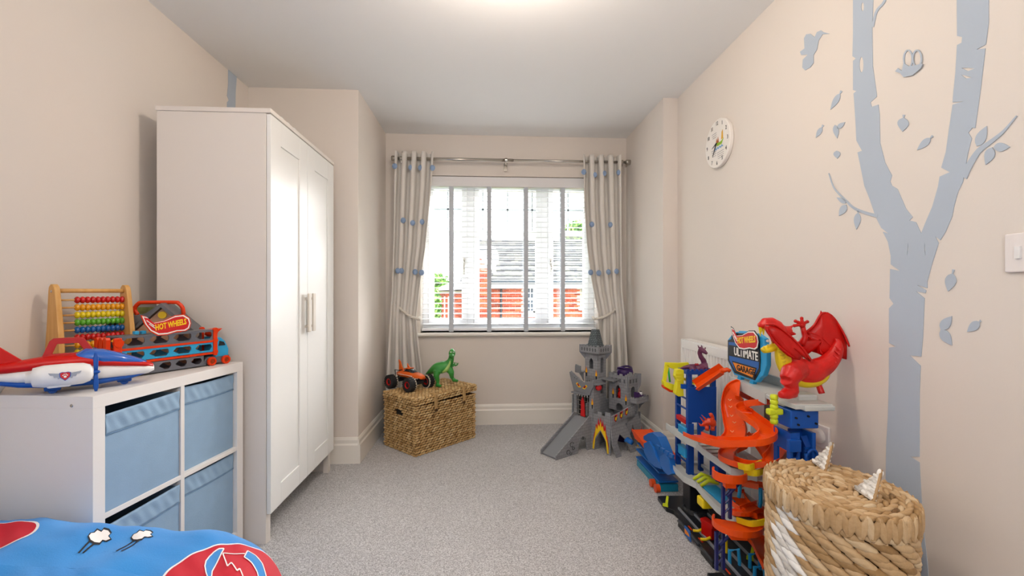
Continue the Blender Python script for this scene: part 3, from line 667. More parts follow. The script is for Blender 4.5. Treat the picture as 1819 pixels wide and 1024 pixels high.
# ================================================================== WARDROBE
wx, wy0, wy1, wbk, wh = -.934, 2.020, 2.834, -1.41, 1.90
wd = thing('wardrobe', 'tall white two-door wardrobe with pale handles', 'wardrobe', ((wx + wbk) / 2, (wy0 + wy1) / 2, 0))
WL = mat('white_laminate', 'e4ddd6', 0.4, bump=0.05, bscale=40)
DR = mat('white_door', 'ebebe9', 0.33, bump=0.05, bscale=40)
for y in (wy0, wy1 - .018): MB().b2((wbk, y, 0), (wx - .02, y + .018, wh - .02), .0015).build('side_panel', WL, wd)
MB().b2((wbk - .004, wy0 - .004, wh - .02), (wx + .002, wy1 + .004, wh), .002).build('top_panel', WL, wd)
MB().b2((wbk + .01, wy0 + .018, .12), (wx - .025, wy1 - .018, .136)).build('bottom_panel', WL, wd)
MB().b2((wbk, wy0 + .018, .1), (wbk + .006, wy1 - .018, wh - .02)).build('back_panel', WL, wd)
MB().b2((wx - .045, wy0 + .018, .0), (wx - .03, wy1 - .018, .12)).build('plinth', WL, wd) if False else None
for y in (wy0 + .012, wy1 - .04): MB().b2((wx - .05, y, 0), (wx - .02, y + .028, .12)).build('foot', WL, wd)
ym = (wy0 + wy1) / 2; dz0, dz1 = .131, wh - .024
for k, (a, b) in enumerate(((wy0 + .001, ym - .0015), (ym + .0015, wy1 - .001))):
    d = MB(); d.b2((wx - .014, a + .09, dz0 + .09), (wx - .006, b - .09, dz1 - .1)); dd = d.build('door', DR, wd)
    q = MB(); S = .098
    q.b2((wx - .018, a, dz0), (wx, a + S, dz1), .0012); q.b2((wx - .018, b - S, dz0), (wx, b, dz1), .0012); q.build('door_stile', DR, dd)
    q = MB(); q.b2((wx - .018, a + S, dz0), (wx - .0003, b - S, dz0 + .095), .0012); q.build('door_rail', DR, dd); q = MB(); q.b2((wx - .018, a + S, dz1 - .11), (wx - .0003, b - S, dz1), .0012); q.build('door_rail', DR, dd)
    hy = ym - .030 if k == 0 else ym + .030
    h = MB(); h.b2((wx + .016, hy - .017, .893), (wx + .026, hy + .017, 1.093), .003)
    for z in (.92, 1.065): h.b2((wx, hy - .006, z - .006), (wx + .018, hy + .006, z + .006))
    h.build('handle', mat('handle_cream', 'd4ccc0', .4), dd)
tk = thing('plastic_packet', 'small clear white packet lying on top of the wardrobe', 'packet', (-.99, 2.22, wh))
k = MB(); k.grid(lambda u, v: Vector((-1.03 + .085 * v, 2.12 + .2 * u, wh + .004 + .012 * abs(sin(9 * u)) * (1 - v * .3))), 16, 6); k.build('wrapper', mat('packet_white', 'f2f4f4', .2), tk, smooth=True, solid=.002)

# ================================================================== CUBE SHELF UNIT
SA = Vector((-1.107, 1.339, 0)); SB = Vector((-1.025, 1.970, 0)); sd = (SB - SA).normalized(); SL_ = (SB - SA).length; srz = atan2(sd.y, sd.x); SD = .36; ST_ = .804
sh = thing('cube_shelf', 'white cube shelf unit with four openings, toys on top', 'shelf unit', SA, srz)
SM = Matrix.Translation(SA) @ Matrix.Rotation(srz, 4, 'Z'); SW = mat('shelf_white', 'e9e5e1', .4, bump=.06, bscale=30); MS = .448; BZ = .10; Tk = .036; c0 = SL_ / 2
def sb(name, a, b, bev=.0008, m=None, parent=None): return MB(SM).b2(a, b, bev).build(name, m or SW, parent or sh)
sb('side_panel', (0, 0, 0), (Tk, SD, ST_ - Tk)); sb('side_panel', (SL_ - Tk, 0, 0), (SL_, SD, ST_ - Tk)); sb('top_panel', (0, 0, ST_ - Tk), (SL_, SD, ST_))
sb('bottom_panel', (Tk, 0, BZ - Tk), (SL_ - Tk, SD, BZ)); sb('shelf_board', (Tk, .001, MS - .008), (SL_ - Tk, SD, MS + .008)); sb('divider', (c0 - .008, .0005, BZ), (c0 + .008, SD, ST_ - Tk))
sb('back_panel', (Tk, SD - .008, BZ), (SL_ - Tk, SD - .002, ST_ - Tk))
MB(SM).lathe([(0, -.0012), (.004, -.0012), (.005, 0)], (0.0, .065, ST_ - .027), 16, 'x').build('screw_cap', CHROME, sh)
BF = mat('blue_grey_fabric', '8facc6', .85, bump=.25, bscale=500, var=.05, vscale=20)
for i, (xa, xb) in enumerate(((Tk, c0 - .008), (c0 + .008, SL_ - Tk))):
    for j, (za, zb_) in enumerate(((BZ, MS - .008), (MS + .008, ST_ - Tk))):
        lab = 'blue-grey fabric storage box in the ' + ('upper' if j else 'lower') + (' far' if i else ' near') + ' opening of the shelf unit'
        t = thing('storage_box', lab, 'storage box', SM @ Vector(((xa + xb) / 2, .17, za)), srz, 'fabric boxes in the cube shelf')
        a, b = xa + .004, xb - .004; top = zb_ - (.010 if i else .016); y0 = .006 + .012 * i
        def face(u, v, a=a, b=b, za=za, top=top, y0=y0, i=i):
            x = a + (b - a) * u; z = za + (top - za) * v - (.010 * (1 - u) * v if not i else .004 * sin(3 * u) * v); return Vector((x, y0 + .008 * (1 - sin(pi * u)) * v * 0 + .004 * sin(pi * u) * sin(pi * v) * -1, z))
        m_ = MB(SM); m_.grid(face, 24, 20); m_.grid(lambda u, v: Vector((a, y0 + .32 * u, za + (top - .012 - za) * v)), 4, 4); m_.grid(lambda u, v: Vector((b, y0 + .32 * u, za + (top - .004 - za) * v)), 4, 4)
        m_.grid(lambda u, v: Vector((a + (b - a) * v, y0 + .32, za + (top - .01 - za) * u)), 4, 4); m_.grid(lambda u, v: Vector((a + (b - a) * v, y0 + .32 * u, za + .003)), 4, 4)
        m_.build('body', BF, t, smooth=False, solid=.003)
        h = .062
        m_ = MB(SM); m_.grid(lambda u, v: face(u, 1 - (1 - v) * h / (top - za)) + Vector((0, -.003 - .0022 * (sin(34 * u + 6 * v + i) * sin(13 * u + j * 2)) * (.3 + v * (1 - v) * 3), .001)), 80, 8); m_.build('hem_band', BF, t, smooth=True, solid=.002)
        m_ = MB(SM); m_.tube([face(u / 30, 1 - h / (top - za)) + Vector((0, -.0035, 0)) for u in range(31)], .0016, 6); m_.build('seam', mat('seam_blue', '6d8fae', .9), t, smooth=True)

# ================================================================== BED with duvet
bed = thing('bed', 'single bed in the corner under a blue patterned duvet', 'bed', (-.96, .3, 0))
def bshear(x, y): return Vector((x, y - .15 * (x + .8), 0))
ex0, ex1, ey0, ey1, rc = -1.47, -.425, -.85, 1.285, .30; AR = .13
def inset(x, y):
    "distance to the duvet edge (rounded far right corner)"
    dx, dy = ex1 - x, ey1 - y; dl = x - ex0
    if dx < rc and dy < rc: d = rc - sqrt((rc - dx) ** 2 + (rc - dy) ** 2)
    else: d = min(dx, dy)
    return d
def wr(x, y): return .0045 * sin(9 * x + 14 * y + 2 * sin(5 * x)) + .003 * sin(23 * x - 17 * y) + .002 * sin(41 * x + 33 * y + 3 * sin(9 * y)) + .0012 * sin(88 * (x * .6 + y) + 2 * sin(21 * x))
def bz(x, y):
    d = max(0.0, min(AR, inset(x, y))); return .505 - AR * (1 - sqrt(max(0, 1 - ((AR - d) / AR) ** 2))) + wr(x, y) * min(1, d / .05)
def duvet_material():
    m = mat('blue_duvet', '0f80d0', .8, bump=.25, bscale=300, c2='1789d8', vscale=6, sheen=.15); return m
dm = MB(); xs = []
def onring(s, n_=40):
    pass
top_pts = {}
NX, NYy = 120, 230
# boundary contour, walked from far left along the far edge, round the corner and down the right side
cont = [(ex0 + (ex1 - rc - ex0) * k / 40, ey1) for k in range(40)] + [(ex1 - rc + rc * sin(a), ey1 - rc + rc * cos(a)) for a in [pi / 2 * k / 24 for k in range(25)]] + [(ex1, ey1 - rc - (ey1 - rc - ey0) * k / 60) for k in range(1, 61)]
def inward(p, d):
    x, y = p
    if y >= ey1 - 1e-6 and x <= ex1 - rc + 1e-6: return (x, y - d)
    if x >= ex1 - 1e-6 and y <= ey1 - rc + 1e-6: return (x - d, y)
    cx_, cy_ = ex1 - rc, ey1 - rc; v = Vector((x - cx_, y - cy_)); v = v.normalized() * (rc - d); return (cx_ + v.x, cy_ + v.y)
rows = []
for z in (.10, .16, .22, .28, .34): rows.append([(p[0] + .012 * sin(k * .45) * (.40 - z) * 2, p[1] + .012 * sin(k * .5) * (.4 - z) * 2, z) for k, p in enumerate(cont)])
for k in range(0, 13):
    a = pi / 2 * k / 12; d = AR * (1 - cos(a)); row = []
    for p in cont: q = inward(p, d); row.append((q[0], q[1], bz(q[0], q[1]) if k else .505 - AR))
    rows.append(row)
for d in [AR + (rc - .02 - AR) * t / 8 for t in range(1, 9)]:
    rows.append([(lambda q: (q[0], q[1], bz(q[0], q[1])))(inward(p, d)) for p in cont])
vs = [bshear(a, b) + Vector((0, 0, c)) for row in rows for a, b, c in row]; n_ = len(cont)
dm.add(vs, [(j * n_ + i, j * n_ + i + 1, (j + 1) * n_ + i + 1, (j + 1) * n_ + i) for j in range(len(rows) - 1) for i in range(n_ - 1)])
# inner flat field
fx0, fx1, fy0, fy1 = ex0, ex1 - rc + .02, ey0, ey1 - rc + .02
dm.grid(lambda u, v: (lambda x, y: bshear(x, y) + Vector((0, 0, bz(x, y))))(fx0 + (fx1 - fx0) * u, fy0 + (fy1 - fy0) * v), 90, 170)
dm.build('duvet', duvet_material(), bed, smooth=True, fix=False)
MB().b2((-1.48, -.9, .2), (-.60, 1.08, .34), .03).build('mattress', mat('mattress_white', 'e8e6e2', .9), bed)
fb = MB(); fb.b2((-1.48, -.9, .1), (-.62, 1.06, .2)); 
for x in (-1.44, -.68):
    for y in (-.85, 1.0): fb.b2((x - .03, y - .03, 0), (x + .03, y + .03, .12))
fb.build('bed_frame', mat('bed_white', 'dddddd', .5), bed)
def duv(mb, loops, off=.0012, px=True):
    """flat print laid on the duvet surface"""
    if not isinstance(loops[0][0], (tuple, list, Vector)): loops = [loops]
    L3 = []
    for l in loops:
        q = []
        for p in l:
            w_ = PZ(p[0], p[1], .505) if px else Vector((p[0], p[1], 0)); q.append(Vector((w_.x, w_.y + .15 * (w_.x + .8), 0)))
        L3.append(q)
    # clip through a fine grid of triangles: subdivide until small
    tri = tessellate_polygon(L3); flat = [p for l in L3 for p in l]
    bm = bmesh.new(); V_ = [bm.verts.new(p) for p in flat]
    for t in tri:
        try: bm.faces.new([V_[i] for i in t])
        except ValueError: pass
    for _ in range(5):
        E = [e for e in bm.edges if e.calc_length() > .008]
        if not E: break
        bmesh.ops.subdivide_edges(bm, edges=E, cuts=1); bmesh.ops.triangulate(bm, faces=bm.faces[:])
    bm.verts.ensure_lookup_table()
    vs = []
    for v in bm.verts: x, y = v.co.x, v.co.y; vs.append(bshear(x, y) + Vector((0, 0, bz(x, y) + off)))
    for k, v in enumerate(bm.verts): v.index = k
    mb.add(vs, [tuple(v.index for v in f.verts) for f in bm.faces]); bm.free()
FR_ = mat('print_crimson', 'c4142c', .8); FWH = mat('print_cloth_white', 'f1efef', .8); FBK = mat('print_cloth_black', '1c1d24', .8)
# round emblem: red ring with an arrowed letter A
EC = PZ(412, 1006, .505); ER = .122
def ep(u, v): a = radians(-14); return (EC.x + ER * (u * cos(a) - v * sin(a)), EC.y + ER * (u * sin(a) + v * cos(a)))
circ = lambda r, n_=48: [ep(r * cos(2 * pi * k / n_), r * sin(2 * pi * k / n_)) for k in range(n_)]
k = MB(); duv(k, [circ(1.03), circ(.985)], .0016, False); k.build('emblem_outline', FWH, bed, fix=False)
k = MB(); duv(k, [circ(.985), circ(.02, 6)], .0012, False); k.build('emblem_disc', FR_, bed, fix=False)
BD = duvet_material()
def pst(mb, pts, w_, off):
    for a, b in zip(pts, pts[1:]):
        a = Vector(a); b = Vector(b); n2 = Vector((-(b - a).y, (b - a).x)).normalized() * w_; duv(mb, [tuple(a + n2), tuple(b + n2), tuple(b - n2), tuple(a - n2)], off)
blueL = [(398, 972), (389, 974), (380, 980), (372, 988), (366, 998), (364, 1010), (366, 1024), (371, 1040), (375, 1040), (377, 1020), (386, 1000)]
blueR = [(440, 971), (454, 977), (466, 988), (473, 1002), (475, 1016), (462, 1019), (457, 1006), (447, 996), (434, 988)]
for bl_ in (blueL, blueR):
    k = MB(); duv(k, bl_, .0020); k.build('emblem_cutout', BD, bed, fix=False)
    k = MB(); pst(k, bl_ + [bl_[0]], 1.1, .0026); k.build('emblem_line', FWH, bed, fix=False)
k = MB(); pst(k, [(396, 982), (435, 980)], 1.0, .0026); pst(k, [(396, 983), (404, 1012), (411, 1004), (421, 1019), (426, 1014), (440, 1040)], 1.2, .0026); k.build('emblem_bolt_line', FWH, bed, fix=False)
# edge of a second emblem at the left
EC2 = PZ(-38, 960, .505); cc = lambda r: [(EC2.x + r * cos(2 * pi * q / 40), EC2.y + r * .85 * sin(2 * pi * q / 40)) for q in range(40)]
k = MB(); duv(k, cc(.108), .0012, False); k.build('second_emblem_outline', FWH, bed, fix=False)
k = MB(); duv(k, cc(.102), .0018, False); k.build('second_emblem_disc', FR_, bed, fix=False)
def puff(cx_, cy_, s_):
    out = [(0, 0), (4, -5), (10, -7), (15, -12), (22, -10), (26, -14), (34, -13), (38, -9), (34, -5), (38, -1), (30, 2), (24, 1), (19, 6), (10, 7), (3, 5)]
    k = MB(); duv(k, [(cx_ + x * s_, cy_ + y * s_) for x, y in [((a - 19) * 1.14 + 19, (b + 3) * 1.35 - 3) for a, b in out]], .0012); k.build('cloud_outline', FBK, bed, fix=False)
    k = MB(); duv(k, [(cx_ + x * s_, cy_ + y * s_) for x, y in out], .0018); k.build('cloud_print', FWH, bed, fix=False)
puff(158, 957, 1.0); puff(234, 952, .95)
k = MB()
for (x0, y0, x1, y1) in ((160, 962, 138, 984), (168, 964, 146, 984), (238, 958, 205, 983), (246, 960, 214, 984)):
    duv(k, [(x0, y0), (x0 + 2.6, y0 + 1), (x1 + 2.6, y1 + 1), (x1, y1)], .0014)
k.build('speed_lines', FBK, bed, fix=False)

# ================================================================== WICKER CHEST
WK = varmat('seagrass', ['7a5830', 'a98350', 'c7a36c', 'dabd8c'], .65, .5); WDK = mat('seagrass_dark', '4a3218', .9)
CC = Vector((-.465, 3.025, 0)); ca = radians(45.0); CH = thing('wicker_chest', 'rectangular woven seagrass chest with lid in the alcove', 'chest', CC + Vector((.06, .35, 0)), ca)
CM = Matrix.Translation(CC) @ Matrix.Rotation(ca, 4, 'Z'); CL, CW, CHt = .545, .37, .335; LZ = .390
def weave_face(mb, O, U, V, N, L, Hh, rh=.0165, cw=.027, hole=None):
    U, V, N = Vector(U), Vector(V), Vector(N); nr = max(1, int(round(Hh / rh))); nc = max(1, int(round(L / cw)))
    for r in range(nr):
        for c_ in range(nc + (r % 2)):
            u = (c_ + .5 - .5 * (r % 2)) * L / nc; v = (r + .5) * Hh / nr; u = min(max(u, cw * .3), L - cw * .3)
            if hole and hole[0] < u < hole[1] and hole[2] < v < hole[3]: continue
            mb.cv = min(1, max(0, R.gauss(.62, .16))); t = radians(14 + R.uniform(-4, 4)); d = U * cos(t) + V * sin(t)
            lump(mb, Vector(O) + U * u + V * v + N * (.0015 * (1 if (c_ + r) % 2 else -1)), d, N, cw * .56, rh * .50, .0065)
cb = MB(CM); cb.b2((.006, .006, .0), (CL - .006, CW - .006, CHt - .002)); cb.build('lining', WDK, CH)
m_ = MB(CM)
weave_face(m_, (0, 0, 0), (1, 0, 0), (0, 0, 1), (0, -1, 0), CL, CHt); weave_face(m_, (0, CW, 0), (0, -1, 0), (0, 0, 1), (-1, 0, 0), CW, CHt, hole=(CW / 2 - .04, CW / 2 + .035, .25, .285))
weave_face(m_, (CL, 0, 0), (0, 1, 0), (0, 0, 1), (1, 0, 0), CW, CHt); m_.build('weave', WK, CH, smooth=True, usevar=True, kind='stuff', fix=False)
MB(CM).b2((.003, CW / 2 - .04, .25), (.010, CW / 2 + .035, .285)).build('grip_hole', DARK, CH)
tiltM = CM @ Matrix.Translation((0, CW, CHt + .004)) @ Matrix.Rotation(radians(0), 4, 'X') @ Matrix.Rotation(radians(-1.6), 4, 'Y')
lid = MB(tiltM); lh = .046
lid.b2((-.002, -CW + .002, .002), (CL + .008, 0, lh)); lid = lid.build('lid', WDK, CH)
m_ = MB(tiltM); weave_face(m_, (-.008, -CW - .008, 0), (1, 0, 0), (0, 0, 1), (0, -1, 0), CL + .02, lh, rh=.0155); weave_face(m_, (-.008, 0, 0), (0, -1, 0), (0, 0, 1), (-1, 0, 0), CW + .008, lh, rh=.0155); weave_face(m_, (CL + .012, -CW, 0), (0, 1, 0), (0, 0, 1), (1, 0, 0), CW + .008, lh, rh=.0155)
weave_face(m_, (-.008, -CW - .008, lh), (1, 0, 0), (0, 1, 0), (0, 0, 1), CL + .02, CW + .01, rh=.019, cw=.030); m_.build('lid_weave', WK, lid, smooth=True, usevar=True, kind='stuff', fix=False)
for u in (.155, .415):
    for dx in (-.004, .006):
        pts = [tiltM @ Vector((u + dx, -CW + .05, lh + .006)), tiltM @ Vector((u + dx, -CW - .012, lh + .006)), tiltM @ Vector((u + dx * 1.5, -CW - .02, .01)), tiltM @ Vector((u + dx * 1.2, -CW - .020, -.035)), tiltM @ Vector((u + dx, -CW - .016, -.07 - dx))]
        MB().tube(bez(pts, 6), .0065, 7).build('tie_cord', WK, CH, smooth=True, usevar=True)
    MB().ball(tiltM @ Vector((u, -CW - .02, -.055)), .012, 8, 6).build('toggle', WDK, CH)

# ================================================================== LAUNDRY BASKET
bx, by, ba, bb_ = .9866, 1.216, .170, .200; LZ2 = .556
bk = thing('laundry_basket', 'large oval woven basket with a lid and two white-painted pointed handles', 'basket', (bx, by, 0))
LK = varmat('water_hyacinth', ['75552f', 'a98556', 'c8a77c', 'dcc6a2'], .55, .6); LW = varmat('white_painted_weave', ['a9a49c', 'dedad3', 'f1eee8', 'f7f5f0'], .6, .5)
sq = 1.0
def el(t, a, b): return Vector((bx + a * cos(t), by + b * sin(t), 0))
def eln(t, a, b): return Vector((cos(t) / a, sin(t) / b, 0)).normalized()
def even(a, b, n_):
    pts = [el(2 * pi * k / 400, a, b) for k in range(401)]; L = [0]
    for p, q_ in zip(pts, pts[1:]): L.append(L[-1] + (q_ - p).length)
    out = []; j = 0
    for k in range(n_):
        s_ = L[-1] * k / n_
        while L[j + 1] < s_: j += 1
        out.append(2 * pi * (j + (s_ - L[j]) / (L[j + 1] - L[j])) / 400)
    return out, L[-1]
m_ = MB(); m_.lathe([(0, .004), (.93, .004), (.95, .3), (.95, .505), (0, .505)], (bx, by, 0), 48, 'z', ba - .012, bb_ - .012); m_.build('inner_wall', WDK, bk, smooth=False)
a0_, b0_ = ba - .014, bb_ - .014
body = MB(); z = .012; r_ = 0
while z < .505:
    _, Ln = even(a0_, b0_, 8); n_ = int(Ln / .048); ts, _ = even(a0_, b0_, n_); sgn = 1 if r_ % 2 else 1
    for k, t in enumerate(ts):
        t += (.5 * (r_ % 2)) * 2 * pi / n_; N = eln(t, a0_, b0_); T_ = Vector((-N.y, N.x, 0)); an = radians(20 + R.uniform(-6, 6))
        # painted area on the side facing the room
        p = el(t, a0_, b0_); ang = math.degrees(atan2(p.y - by, p.x - bx)) % 360; white = (170 + 6 * sin(z * 30) < ang < 203 - 50 * abs(z - .30) and .06 < z < .49) or (172 < ang < 192 and z >= .47)
        body.m = 1 if white else 0; body.cv = min(1, max(0, R.gauss(.55, .2)))
        lump(body, p + Vector((0, 0, z)) + N * R.uniform(-.002, .002), T_ * cos(an) + Vector((0, 0, -1)) * sin(an), N, .038, .0125, .011, bend=.004)
    z += .0195; r_ += 1
body.build('woven_side', [LK, LW], bk, smooth=True, usevar=True, kind='stuff', fix=False)
ld = MB(); ld.lathe([(0, LZ2 - .045), (.97, LZ2 - .045), (1.0, LZ2 - .04), (1.0, LZ2 - .012), (.96, LZ2 - .008), (0, LZ2 - .008)], (bx, by, 0), 64, 'z', ba - .008, bb_ - .008); lid2 = ld.build('lid', WDK, bk)
top = MB(); rr = 1.0; ring_i = 0; a_, b_ = ba - .012, bb_ - .012; gap = .0165
while b_ > .012:
    aa = max(a_, .004); n_ = max(4, int(even(aa, b_, 8)[1] / .030)); ts, _ = even(aa, b_, n_)
    for k, t in enumerate(ts):
        t += .5 * (ring_i % 2) * 2 * pi / n_; N = eln(t, aa, b_); T_ = Vector((-N.y, N.x, 0)); an = radians((18 if ring_i % 2 else -18) + R.uniform(-6, 6)); top.cv = min(1, max(0, R.gauss(.6, .2)))
        lump(top, el(t, aa, b_) + Vector((0, 0, LZ2 - .008 + R.uniform(-.002, .002))), T_ * cos(an) + N * sin(an), Vector((0, 0, 1)), .0215, .0078, .0100)
    a_ -= gap * (ba / bb_ if a_ > .02 else .4); b_ -= gap; ring_i += 1
top.build('lid_coils', LK, lid2, smooth=True, usevar=True, kind='stuff', fix=False)
rim = MB(); n_ = 92; ts, _ = even(ba, bb_, n_)
for k, t in enumerate(ts):
    N = eln(t, ba, bb_); T_ = Vector((-N.y, N.x, 0)); an = radians((14 if k % 2 else -14) + R.uniform(-4, 4)); rim.cv = min(1, max(0, R.gauss(.62, .16)))
    lump(rim, el(t, ba - .004, bb_ - .004) + Vector((0, 0, LZ2 - .030)), Vector((0, 0, 1)) * cos(an) + T_ * sin(an), N, .033, .0115, .0050)
rim.build('lid_rim', LK, lid2, smooth=True, usevar=True, kind='stuff', fix=False)
def fin(A, B, C_):
    """woven triangular handle: base A-B on the lid, apex C"""
    m_ = MB(); ctr = (A + B + C_) / 3; N = (B - A).cross(C_ - A).normalized()
    for s_ in (0,):
        m_.add([A + N * .004, B + N * .004, C_ + N * .004, A - N * .004, B - N * .004, C_ - N * .004], [(0, 1, 2), (5, 4, 3), (0, 3, 4, 1), (1, 4, 5, 2), (2, 5, 3, 0)])
    rows = 6
    for r in range(rows):
        v = (r + .5) / rows; P0, P1 = A.lerp(C_, v), B.lerp(C_, v); nn = max(1, int((P1 - P0).length / .012))
        for c_ in range(nn):
            m_.cv = R.random(); u = (c_ + .5) / nn; d = (P1 - P0).normalized() if r < rows - 1 else (C_ - ctr).normalized(); d = (d + Vector((0, 0, .5 if (c_ + r) % 2 else -.3))).normalized()
            for sg in (1, -1): lump(m_, P0.lerp(P1, u) + N * (.004 * sg), d, N, .010, .0055, .005)
    m_.build('pointed_handle', LW, lid2, smooth=True, usevar=True, fix=False)
    e_ = MB(); e_.tube([A, C_, B], [.0045, .005, .0045], 7); e_.build('handle_edging', LK, lid2, smooth=True, usevar=True)
A1 = PZ(1443, 822, LZ2); B1 = PZ(1466, 838, LZ2); fin(A1, B1, PY(1479, 789, (A1.y + B1.y) / 2 + .005))
A2 = PZ(1518, 870, LZ2); B2 = PZ(1551, 892, LZ2); fin(A2, B2, PY(1566, 838, (A2.y + B2.y) / 2 + .008))
# ================================================================== ABACUS
WOOD = mat('beech_wood', 'd29c52', .45, bump=.1, bscale=20, c2='dfae68', vscale=9, stretch=(6, 6, .8))
P0 = Vector((-1.445, 1.600, ST_)); P1 = Vector((-1.350, 1.775, ST_)); ad = (P1 - P0).normalized(); aL = (P1 - P0).length
ab = thing('abacus', 'wooden abacus frame with rows of coloured beads, against the left wall', 'abacus', (P0 + P1) / 2, atan2(ad.y, ad.x))
AM = Matrix.Translation(P0) @ Matrix.Rotation(atan2(ad.y, ad.x), 4, 'Z'); AH = .322
side = [(-.062, 0), (.062, 0), (.058, .06), (.048, .16), (.030, .26), (.022, .30), (.016, .314), (.004, AH), (-.010, AH), (-.020, .314), (-.024, .30), (-.034, .2), (-.052, .08)]
side = [(-x, z) for x, z in side]
for x in (0, aL): MB(AM).prism(side, (x, 0, 0), (0, 1, 0), (0, 0, 1), .016).build('side_panel', WOOD, ab, bev=.003)
MB(AM).cyl((0, 0, .300), (aL, 0, .300), .0075, 14).build('top_bar', WOOD, ab, smooth=True)
MB(AM).b2((0, -.05, .0), (aL, -.035, .02)).build('base_bar', WOOD, ab)
MB(AM).ball((-.008, 0, .298), (.003, .005, .005), 10, 6).build('screw', CHROME, ab, smooth=True)
cols = ['cc1f1c', 'eaa21a', 'e6cf1e', '5fae2c', '1360a8', 'cc1f1c', 'eaa21a', 'e6cf1e', '5fae2c', '1360a8']
beadM = {c: mat('bead_' + c, c, .25, coat=.4) for c in set(cols)}; bm_ = {}
for i, c in enumerate(cols):
    z = .268 - i * .0262; y = .0 - .0035 * i * 0
    MB(AM).cyl((0, y, z), (aL, y, z), .0032, 8).build('rod', WOOD, ab, smooth=True)
    if c not in bm_:
        o = MB().ball((0, 0, 0), (.0080, .0122, .0122), 14, 8).build('bead', beadM[c], ab, smooth=True, local=True); bm_[c] = o.data; first = o
    else: first = None
    n0 = aL - .012; st_ = .0143; nb = 10
    for k in range(nb):
        off = 0 if k < 6 or i else 0
        p = AM @ Vector((n0 - k * st_, y, z)); Lp = WM(ab).inverted() @ p
        if first is not None and k == 0: first.location = Lp
        else: shared('bead', bm_[c], ab, Lp)
# ================================================================== TOY AEROPLANE
pc = Vector((-1.243, 1.447, ST_)); pa = radians(40); pl = thing('toy_aeroplane', 'red, white and blue toy rescue plane at the near end of the shelf unit', 'toy plane', pc, pa)
M = Matrix.Translation(pc) @ Matrix.Rotation(pa, 4, 'Z')     # +x = nose
def loft(mb, secs, n=20, sq=2.4):
    vs = []
    for (x, cy, zb, zt, w_) in secs:
        zc, h = (zb + zt) / 2, (zt - zb) / 2
        for j in range(n):
            t = 2 * pi * j / n; c_, s_ = cos(t), sin(t); e = 2 / sq
            vs.append((x, cy + w_ * math.copysign(abs(c_) ** e, c_), zc + h * math.copysign(abs(s_) ** e, s_)))
    fs = [(i * n + j, i * n + (j + 1) % n, (i + 1) * n + (j + 1) % n, (i + 1) * n + j) for i in range(len(secs) - 1) for j in range(n)]
    fs += [tuple(range(n)), tuple((len(secs) - 1) * n + j for j in reversed(range(n)))]
    mb.add(vs, fs); return mb
loft(MB(M), [(-.20, 0, .052, .066, .006), (-.12, 0, .035, .072, .030), (-.04, 0, .026, .076, .044), (.06, 0, .022, .074, .048), (.13, 0, .024, .066, .044), (.17, 0, .030, .060, .034), (.184, 0, .037, .054, .020)]).build('white_hull', WPL, pl, smooth=True)
loft(MB(M), [(-.20, 0, .045, .056, .005), (-.12, 0, .022, .042, .024), (-.05, 0, .012, .036, .040), (.05, 0, .010, .034, .046), (.13, 0, .020, .036, .040), (.165, 0, .030, .038, .022)]).build('blue_keel', BLUE, pl, smooth=True)
loft(MB(M), [(-.23, 0, .068, .092, .010), (-.14, 0, .064, .096, .026), (-.06, 0, .066, .108, .036), (.02, 0, .066, .110, .040), (.05, 0, .064, .098, .042), (.11, 0, .058, .082, .043), (.16, 0, .052, .070, .036), (.182, 0, .049, .060, .022)]).build('red_top', RED, pl, smooth=True)
CAN = mat('blue_canopy', '1c63c4', .12, coat=.6)
loft(MB(M), [(-.01, 0, .085, .104, .030), (.02, 0, .070, .124, .038), (.06, 0, .066, .118, .0435), (.11, 0, .064, .099, .041), (.15, 0, .060, .079, .028), (.165, 0, .060, .070, .016)]).build('canopy', CAN, pl, smooth=True)
h = MB(M); hp = [(-.075, .10), (-.058, .150), (-.050, .158), (.010, .158), (.018, .152), (.045, .105)]; hi = [(-.052, .112), (-.042, .141), (.004, .141), (.020, .112)]
h.prism([hp, hi], (0, 0, 0), (1, 0, 0), (0, 0, 1), .018); h.build('carry_handle', mat('dark_red_plastic', 'b5151b', .35), pl, bev=.002)
t_ = MB(M); t_.prism([(-.20, .085), (-.105, .092), (-.165, .150), (-.205, .185), (-.214, .175)], (0, 0, 0), (1, 0, 0), (0, 0, 1), .010); t_.build('tail_fin', RED, pl, bev=.002)
t_ = MB(M); t_.prism([(-.215, -.075), (-.15, -.02), (-.13, 0), (-.15, .02), (-.215, .075), (-.225, .06), (-.2, 0), (-.225, -.06)], (0, 0, .080), (1, 0, 0), (0, 1, 0), .008); t_.build('tail_wing', RED, pl, bev=.002)
